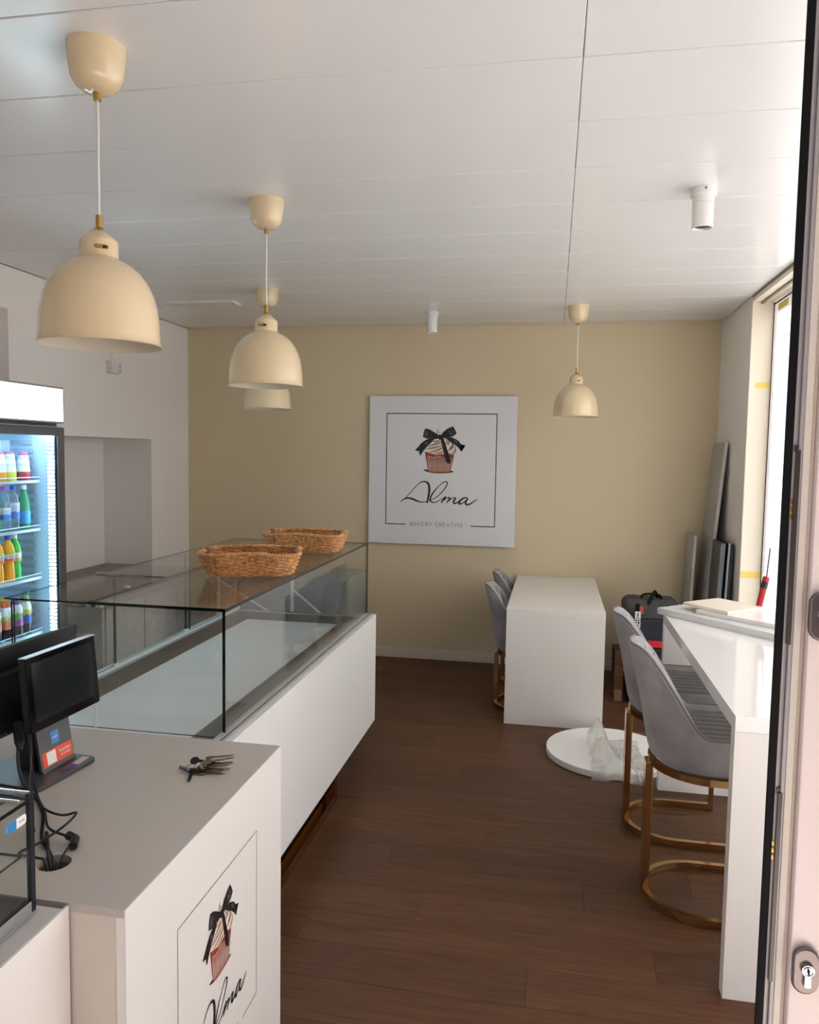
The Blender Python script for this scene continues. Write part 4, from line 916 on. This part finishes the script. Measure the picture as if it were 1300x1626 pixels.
for k in range(2):
    T = Matrix(((0,0,1,LX+0.045),(1,0,0,5.135),(0,1,0,2.257+k*0.036),(0,0,0,1)))
    MB().prism([(0.016*math.cos(2*PI*q/16), 0.016*math.sin(2*PI*q/16)) for q in range(16)], T, 0.002).prism([(-0.006+0.003*math.cos(q), 0.003*math.sin(q)) for q in (0,1.57,3.14,4.71)], T, 0.0025, m=1).prism([(0.006+0.003*math.cos(q), 0.003*math.sin(q)) for q in (0,1.57,3.14,4.71)], T, 0.0025, m=1).build('outlet', [mat('socket_grey', rgb(206,200,194), 0.5), mat('socket_dark', rgb(90,84,80), 0.6)], parent=so)
MB().box(LX, LX+0.012, 5.085, 5.105, 2.315, CZ-0.02).build('cable_duct', WHITEPL, parent=so)

# ================================================================== BAR AND TABLE
bar = thing('window_bar', 'white gloss bar table along the window at right', 'table', (0.95, 3.28, 0))
MB().box(0.57, 1.342, 2.475, 4.085, 0.863, 0.913).build('bar_top', WHITE_GLOSS, parent=bar, bevel=0.0015)
MB().box(0.57, 1.342, 2.475, 2.525, 0.0, 0.863).build('end_panel', WHITE_SATIN, parent=bar, bevel=0.0015)
MB().box(0.57, 1.342, 4.035, 4.085, 0.0, 0.863).build('end_panel', WHITE_SATIN, parent=bar, bevel=0.0015)
tb = thing('white_table', 'white box-sided table standing against the beige back wall', 'table', (0.037, 5.56, 0))
MB().box(-0.267, 0.34, 4.855, 6.255, 0.700, 0.741).build('table_top', WHITE_SATIN, parent=tb, bevel=0.0015)
MB().box(-0.267, 0.34, 4.855, 4.896, 0.0, 0.700).build('end_panel', WHITE_SATIN, parent=tb, bevel=0.0015)
MB().box(-0.267, 0.34, 6.214, 6.255, 0.0, 0.700).build('end_panel', WHITE_SATIN, parent=tb, bevel=0.0015)
# loose boards on the bar
def board(label, o, dx, dy, z0, th_, m):
    o = Vector((o[0], o[1], z0)); dx = Vector((dx[0], dx[1], 0)); dy = Vector((dy[0], dy[1], 0))
    b = MB(); q = [o, o+dx, o+dx+dy, o+dy]; A = [b.v(p) for p in q]; C = [b.v(p+Vector((0,0,th_))) for p in q]
    b.f(A[::-1]); b.f(C)
    for i in range(4): b.f([A[i], A[(i+1)%4], C[(i+1)%4], C[i]])
    return tag(b.build('loose_board', m, bevel=0.001), label, 'board', 'loose boards on the bar')
GB = mat('pale_grey_board', rgb(214, 214, 214), 0.35)
board('long white board with a grey edge lying across the window bar under the others', (0.535, 4.045), (0.70, -0.80), (0.20, 0.175), 0.9135, 0.031, GB)
board('short white board lying second from top on the bar pile', (0.70, 3.935), (0.30, -0.275), (0.20, 0.21), 0.945, 0.020, WHITE_SATIN)
board('cream square board on top of the pile of boards on the bar', (0.655, 4.03), (0.17, -0.20), (0.20, 0.17), 0.966, 0.016, mat('cream_board', rgb(240, 230, 212), 0.4))
board('flat white sheet at the window end of the pile of boards', (1.03, 3.62), (0.20, -0.18), (0.17, 0.19), 0.945, 0.010, WHITE_SATIN)
rt = thing('red_handled_tool', 'red tool handle with a black collar leaning at the window edge', 'tool', (1.03, 4.05, 0.94))
RED = mat('red_plastic', rgb(176, 24, 36), 0.35)
a_, b_ = Vector((1.0, 4.03, 0.917)), Vector((1.045, 4.05, 1.125)); d_ = b_-a_
MB().tube([a_, a_+d_*0.5, a_+d_*0.72], 0.016, 12, radii=[0.015, 0.016, 0.0155]).build('handle', RED, parent=rt)
MB().tube([a_+d_*0.72, a_+d_*0.88], 0.0165, 12).build('collar', BLACKPL, parent=rt)
MB().tube([a_+d_*0.88, a_+d_*0.97, b_], 0.016, 12, radii=[0.0165, 0.0165, 0.011]).build('end_cap', RED, parent=rt)
MB().tube([b_, b_+Vector((0.012,0.006,0.14))], 0.0035, 8).build('shaft', BLACKPL, parent=rt)

# ------------------------------------------------------------------ stools
def outline(t, a, b, nfront=0.0):
    """U outline, t 0..1 from front-right round the back to front-left; local x forward. a = half depth, b = half width"""
    s = t*2-1
    # straight sides forward, elliptical back
    Ls = a*1.0; arc = PI*0.5*(a*0.8+b); tot = 2*Ls+arc
    d = t*tot
    if d < Ls: return (a - d, -b)
    if d > Ls+arc: return (a-(tot-d), b)
    ph = (d-Ls)/arc*PI
    return (-a*1.0*math.sin(ph)**1.0*1.0, -b*math.cos(ph))
def sstep(e0, e1, x):
    x = min(max((x-e0)/(e1-e0), 0), 1); return x*x*(3-2*x)
def make_stool(label, group, seat_h):
    t = thing('velvet_stool', label, 'stool', (0,0,0), 0, group)
    zf = seat_h-0.118            # bottom of the shell
    a, b_ = 0.225, 0.225
    NU, sh = 60, MB()
    tops = []
    def rim(u):
        x, y = outline(u, a, b_)
        fx_ = x + a
        h = 0.026 + 0.296*(1-sstep(0.02, 0.19, fx_))**1.15
        return h
    def loop(k):
        L = []
        for i in range(NU+1):
            u = i/NU; x, y = outline(u, a, b_); top = seat_h + rim(u); lean = (top-seat_h)
            back = (1-sstep(0.0, 0.3, x+a))
            L.append(k(x, y, top, back, lean))
        return L
    def pt(x, y, ins, z, back):
        # inset by ins toward axis; backward lean with height
        n = Vector((x, y)).normalized() if x < 0 else Vector((0, math.copysign(1, y)))
        lx = -0.078*max(0, (z-seat_h)/0.3)*back
        return Vector((x - n.x*ins + lx, y - n.y*ins, z))
    loops = [
        loop(lambda x, y, T_, bk_, l: pt(x, y, 0.034, zf, bk_)),
        loop(lambda x, y, T_, bk_, l: pt(x, y, 0.014, zf+0.018, bk_)),
        loop(lambda x, y, T_, bk_, l: pt(x, y, 0.002, zf+0.055, bk_)),
        loop(lambda x, y, T_, bk_, l: pt(x, y, 0.0, (zf+0.07)+(T_-zf-0.07)*0.5, bk_)),
        loop(lambda x, y, T_, bk_, l: pt(x, y, 0.002, T_-0.012, bk_)),
        loop(lambda x, y, T_, bk_, l: pt(x, y, 0.010, T_-0.001, bk_)),
        loop(lambda x, y, T_, bk_, l: pt(x, y, 0.026, T_, bk_)),
        loop(lambda x, y, T_, bk_, l: pt(x, y, 0.042, T_-0.012, bk_)),
        loop(lambda x, y, T_, bk_, l: pt(x, y, 0.048, seat_h+(T_-seat_h)*0.5, bk_)),
        loop(lambda x, y, T_, bk_, l: pt(x, y, 0.050, seat_h-0.03, bk_)),
    ]
    V = [[sh.v(p) for p in L] for L in loops]
    for j in range(len(V)-1):
        for i in range(NU): sh.f([V[j][i], V[j][i+1], V[j+1][i+1], V[j+1][i]])
    for e in (0, NU): sh.f([V[j][e] for j in range(len(V))])
    sh.build('shell', VELVET, parent=t, smooth=50)
    pp = MB(); pp.tube([Vector(p)+Vector((0,0,0.001)) for p in loops[5]], 0.0045, 6); pp.build('piping', PIPING, parent=t)
    # seat cushion with channels running front to back
    ch = 7; cu = MB(); wid = (b_-0.05)*2; nx_, ny_ = 10, ch*6
    g_ = []
    for j in range(ny_+1):
        y = -wid/2 + wid*j/ny_; s_ = (j % 6)/6
        rowv = []
        for i in range(nx_+1):
            xf = i/nx_; half = math.sqrt(max(0.0, 1-(y/(b_-0.045))**2))
            xb_ = -(a-0.05)*half*0.98; x = xb_+(a+0.012-xb_)*xf
            hgt = seat_h + 0.006*abs(math.sin(PI*j/6))**0.6 - 0.02*max(0, xf-0.9)*10*max(0, xf-0.9)*10*0.6 - 0.002
            rowv.append((x, y, hgt))
        g_.append(rowv)
    top = [[cu.v(p) for p in r_] for r_ in g_]; bot = [[cu.v((p[0], p[1], zf+0.03)) for p in r_] for r_ in g_]
    for j in range(ny_):
        for i in range(nx_):
            cu.f([top[j][i], top[j][i+1], top[j+1][i+1], top[j+1][i]]); cu.f([bot[j][i], bot[j+1][i], bot[j+1][i+1], bot[j][i+1]])
        cu.f([top[j][0], top[j+1][0], bot[j+1][0], bot[j][0]]); cu.f([top[j][nx_], bot[j][nx_], bot[j+1][nx_], top[j+1][nx_]])
    for i in range(nx_):
        cu.f([top[0][i], bot[0][i], bot[0][i+1], top[0][i+1]]); cu.f([top[ny_][i], top[ny_][i+1], bot[ny_][i+1], bot[ny_][i]])
    cu.build('seat_cushion', VELVET_D, parent=t, smooth=40)
    # inner back channels (vertical)
    bkc_ = MB()
    for k in range(7):
        u = 0.5+(k-3)*0.045
        P_ = []
        x, y = outline(u, a, b_)
        T_ = seat_h+rim(u); bk_ = 1-sstep(0.0, 0.3, x+a)
        for q in range(7):
            z_ = seat_h-0.01+(T_-0.022-seat_h)*q/6
            P_.append(pt(x, y, 0.043, z_, bk_))
        if T_-seat_h > 0.08: bkc_.tube(P_, 0.016, 8, radii=[0.016]*5+[0.013, 0.004])
    bkc_.build('back_padding', VELVET, parent=t, smooth=60)
    # gold seat rim, base loop, post, legs
    ra, rb = a-0.02, b_-0.02
    lp = [(x, y, zf-0.013) for x, y in [outline(i/40, ra, rb) for i in range(41)]]
    MB().bar(lp + [(ra, 0.0, zf-0.013)], 0.022, 0.026, closed=True).build('seat_frame', GOLD, parent=t, smooth=40)
    MB().prism([(x*0.9, y*0.9) for x, y in [outline(i/24, ra, rb) for i in range(25)]], Matrix.Translation((0,0,zf-0.004)), 0.02).build('seat_base', BLACKPL, parent=t)
    ba, bb = 0.215, 0.205
    bl = [(x, y, 0.017) for x, y in [outline(i/40, ba, bb) for i in range(41)]]
    MB().bar(bl, 0.022, 0.030).build('base_loop', GOLD, parent=t, smooth=40)
    MB().box(-ba-0.012, -ba+0.016, -0.036, 0.036, 0.004, zf-0.024).build('back_post', GOLD, parent=t, bevel=0.002)
    for s_ in (-1, 1):
        MB().box(ba-0.022, ba, s_*bb-0.011, s_*bb+0.011, 0.03, zf-0.024).build('leg', GOLD, parent=t, bevel=0.0015)
        MB().box(ba-0.025, ba-0.005, s_*bb-0.009, s_*bb+0.009, 0.0, 0.003).build('foot_pad', BLACKRUB, parent=t)
    MB().bar([(ba-0.012, -bb, zf-0.03), (ba-0.012, -bb+0.14, zf-0.17)], 0.014, 0.014, up=(1,0,0)).bar([(ba-0.012, bb, zf-0.03), (ba-0.012, bb-0.14, zf-0.17)], 0.014, 0.014, up=(1,0,0)).bar([(ba-0.012, -bb+0.14, zf-0.17), (ba-0.012, bb-0.14, zf-0.17)], 0.014, 0.014, up=(1,0,0)).build('front_brace', GOLD, parent=t)
    return t
S1 = make_stool('grey velvet bar stool with gold base nearest the camera at the window bar', 'grey velvet stools at the window bar', 0.672); S1.location = (0.608, 3.062, 0)
dup(S1, (0.588, 3.652, 0), 0.0, 'grey velvet bar stool at the window bar, farther one half hidden behind the first', 'grey velvet stools at the window bar')
S2 = make_stool('grey velvet chair with gold base at the near left side of the white table', 'grey velvet chairs at the white table', 0.512); S2.location = (-0.135, 5.235, 0)
dup(S2, (-0.125, 5.79, 0), 0.0, 'grey velvet chair at the white table closest to the beige wall', 'grey velvet chairs at the white table')

# ------------------------------------------------------------------ round top and plastic on the floor
rd = MB().lathe([(0.0,0.0),(0.345,0.0),(0.35,0.003),(0.35,0.033),(0.347,0.037),(0.0,0.037)], (0.352, 4.455, 0.001), n=72).build('round_tabletop', mat('white_disc', rgb(238, 237, 233), 0.35))
tag(rd, 'round white tabletop lying flat on the wood floor beside the white table', 'tabletop')
pw = MB(); nx, ny = 46, 40; G = []
def pz(u_, v_):
    x = 0.20+u_*0.40; y = 4.28+v_*0.44
    return x, y
from mathutils import noise as mn
for j in range(ny+1):
    rowv = []
    for i in range(nx+1):
        u_, v_ = i/nx, j/ny
        ang = 0.0
        x = 0.24 + u_*0.29 + 0.03*mn.noise(Vector((u_*4, v_*4, 0.3))); y = 4.07 + v_*0.53 + 0.03*mn.noise(Vector((u_*4, v_*4, 5.3)))
        rdg = math.exp(-((u_-0.10-0.38*(1-v_))/0.13)**2)*(0.05+0.10*v_**1.5)
        cr_ = 0.022*abs(mn.noise(Vector((u_*9, v_*9, 1.7)))) + 0.012*abs(mn.noise(Vector((u_*22, v_*22, 2.7)))) + 0.006*abs(mn.noise(Vector((u_*50, v_*50, 4.1))))
        edge = min(u_, 1-u_, v_, 1-v_)
        z = 0.041 + (rdg + cr_)*min(1, edge*7+0.15)
        rr_ = math.hypot(x-0.352, y-4.455)
        if rr_ > 0.355: z -= min(0.034, (rr_-0.355)*1.2)
        rowv.append(pw.v((x, y, z)))
    G.append(rowv)
for j in range(ny):
    for i in range(nx): pw.f([G[j][i], G[j][i+1], G[j+1][i+1], G[j+1][i]])
pf = pw.build('plastic_sheet', glass('crumpled_plastic', (0.95, 0.95, 0.93, 1), 0.10, 0.9, 0.10, 0.30, (0.95, 0.94, 0.92, 1)), smooth=50, recalc=False)
tag(pf, 'crumpled clear plastic wrapping lying on the round white tabletop', 'plastic wrap')
# bubble-wrap flap hanging in front of the disc
# ------------------------------------------------------------------ tool bag stack
NAVY = mat('navy_plastic', rgb(14, 18, 40), 0.45); BAGG = mat('bag_grey', rgb(70, 68, 66), 0.85, noise=0.15, nscale=30); REDP = mat('red_catch', rgb(206, 22, 28), 0.4)
bcse = thing('black_tool_case', 'black tool case on the floor at the bottom of the tool stack', 'tool case', (0.69, 5.62, 0))
MB().box(0.545, 0.86, 5.45, 5.80, 0.0, 0.398).build('case_body', BLACKPL, parent=bcse, bevel=0.015, seg=3)
MB().box(0.665, 0.79, 5.44, 5.452, 0.375, 0.398).build('lid_lip', BLACKPL, parent=bcse, bevel=0.003)
MB().box(0.60, 0.64, 5.438, 5.452, 0.2, 0.26).build('catch', BLACKPL, parent=bcse, bevel=0.004)
nb = thing('navy_tool_box', 'navy blue tool box with a red catch in the tool stack under the grey bag', 'tool box', (0.69, 5.62, 0.40))
MB().box(0.545, 0.86, 5.45, 5.80, 0.40, 0.598).build('box_body', NAVY, parent=nb, bevel=0.012, seg=3)
MB().box(0.665, 0.79, 5.438, 5.452, 0.405, 0.452).build('catch', REDP, parent=nb, bevel=0.004)
bag = thing('tool_bag', 'grey tool bag with black handle on top of the navy box', 'bag', (0.69, 5.62, 0.60))
bg_ = MB(); sec = []
for (z, s_) in ((0.60, 0.97), (0.63, 1.02), (0.67, 1.03), (0.695, 0.98), (0.715, 0.85), (0.724, 0.6)):
    sec.append([bg_.v((0.69+p[0]*s_, 5.62+p[1]*(s_ if z < 0.69 else s_*0.8), z + (0.006*math.cos(p[0]*30) if z > 0.69 else 0))) for p in rrect(0.36, 0.32, 0.06)])
for j in range(len(sec)-1):
    n_ = len(sec[j])
    for i in range(n_): bg_.f([sec[j][i], sec[j][(i+1)%n_], sec[j+1][(i+1)%n_], sec[j+1][i]])
bg_.f(sec[0][::-1]); bg_.f(sec[-1]); bg_.build('bag_body', BAGG, parent=bag, smooth=60)
MB().tube(crom([(0.62,5.56,0.715),(0.635,5.555,0.748),(0.69,5.55,0.757),(0.745,5.555,0.748),(0.76,5.56,0.715)], 6), 0.008, 8).tube(crom([(0.665,5.50,0.69),(0.70,5.53,0.76),(0.715,5.56,0.772),(0.735,5.60,0.73)], 6), 0.011, 8).build('handle', BLACKRUB, parent=bag)
MB().box(0.585, 0.63, 5.452, 5.456, 0.632, 0.682).build('logo_patch', mat('red_patch', rgb(180, 70, 66), 0.6), parent=bag)
MB().box(0.575, 0.612, 5.444, 5.447, 0.592, 0.648).box(0.575, 0.612, 5.444, 5.447, 0.537, 0.584).build('paper_tag', mat('tag_white', rgb(226, 224, 220), 0.6), parent=bag)
MB().box(0.582, 0.605, 5.4432, 5.4442, 0.60, 0.606).box(0.590, 0.598, 5.4432, 5.4442, 0.612, 0.640).box(0.580, 0.606, 5.4432, 5.4442, 0.55, 0.556).box(0.580, 0.59, 5.4432, 5.4442, 0.56, 0.58).box(0.596, 0.606, 5.4432, 5.4442, 0.562, 0.58).build('tag_print', INK, parent=bag)
for s_ in (-1, 1): MB().box(0.69+s_*0.10-0.014, 0.69+s_*0.10+0.014, 5.448, 5.455, 0.61, 0.70).build('strap', BLACKRUB, parent=bag)
cbx = thing('wooden_box', 'narrow brown wooden box on the floor left of the tool stack', 'box', (0.5, 5.6, 0))
for k in range(3): MB().box(0.455, 0.515, 5.50, 5.74, 0.08+k*0.09, 0.165+k*0.09).build('board', mat('box_wood', rgb(92, 58, 32), 0.7, noise=0.2, nscale=12), parent=cbx, bevel=0.002)
MB().box(0.46, 0.51, 5.495, 5.74, 0.0, 0.08).build('foot_block', mat('pale_wood', rgb(140, 112, 80), 0.7), parent=cbx)

# ------------------------------------------------------------------ leaning boards in the corner
def lean(name, label, xb, xt, y0, y1, h, th_, m, edge=None, z0=0.0, group=None):
    b = MB(); mats_ = [m, edge or m]
    q = [(xb-th_, y0, z0), (xb, y0, z0), (xt, y0, h), (xt-th_, y0, h)]
    A = [b.v(p) for p in q]; C = [b.v((p[0], y1, p[2])) for p in q]
    b.f(A, 1); b.f(C[::-1], 1)
    for i in range(4): b.f([A[i], C[i], C[(i+1)%4], A[(i+1)%4]], 0)
    return tag(b.build(name, mats_, smooth=0), label, 'board', group)
PG = mat('plank_grey', rgb(176, 172, 168), 0.5); EDG = mat('plank_edge', rgb(204, 200, 194), 0.5)
lean('leaning_board', 'tall pale grey board leaning in the corner against the right wall', 1.062, 1.2, 5.80, 6.2, 1.815, 0.022, PG, EDG)
lean('leaning_board', 'small grey board leaning low in the corner left of the tall one', 1.0, 1.036, 5.90, 6.24, 1.14, 0.018, PG, EDG)
DKP = mat('dark_panel', rgb(70, 72, 78), 0.3); LTE = mat('panel_edge_light', rgb(150, 152, 156), 0.3)
lean('dark_board', 'dark grey panel nearest the tall board in the leaning stack', 1.108, 1.152, 5.50, 5.78, 1.13, 0.03, DKP, mat('panel_mid', rgb(92, 94, 100), 0.35), group=None)
lean('dark_board', 'dark grey panel with pale edges in the middle of the leaning stack', 1.142, 1.178, 5.48, 5.78, 1.135, 0.012, DKP, LTE)
lean('dark_board', 'black panel at the back of the leaning stack against the right wall', 1.172, 1.205, 5.50, 5.78, 1.125, 0.022, BLACKPL, BLACKPL)
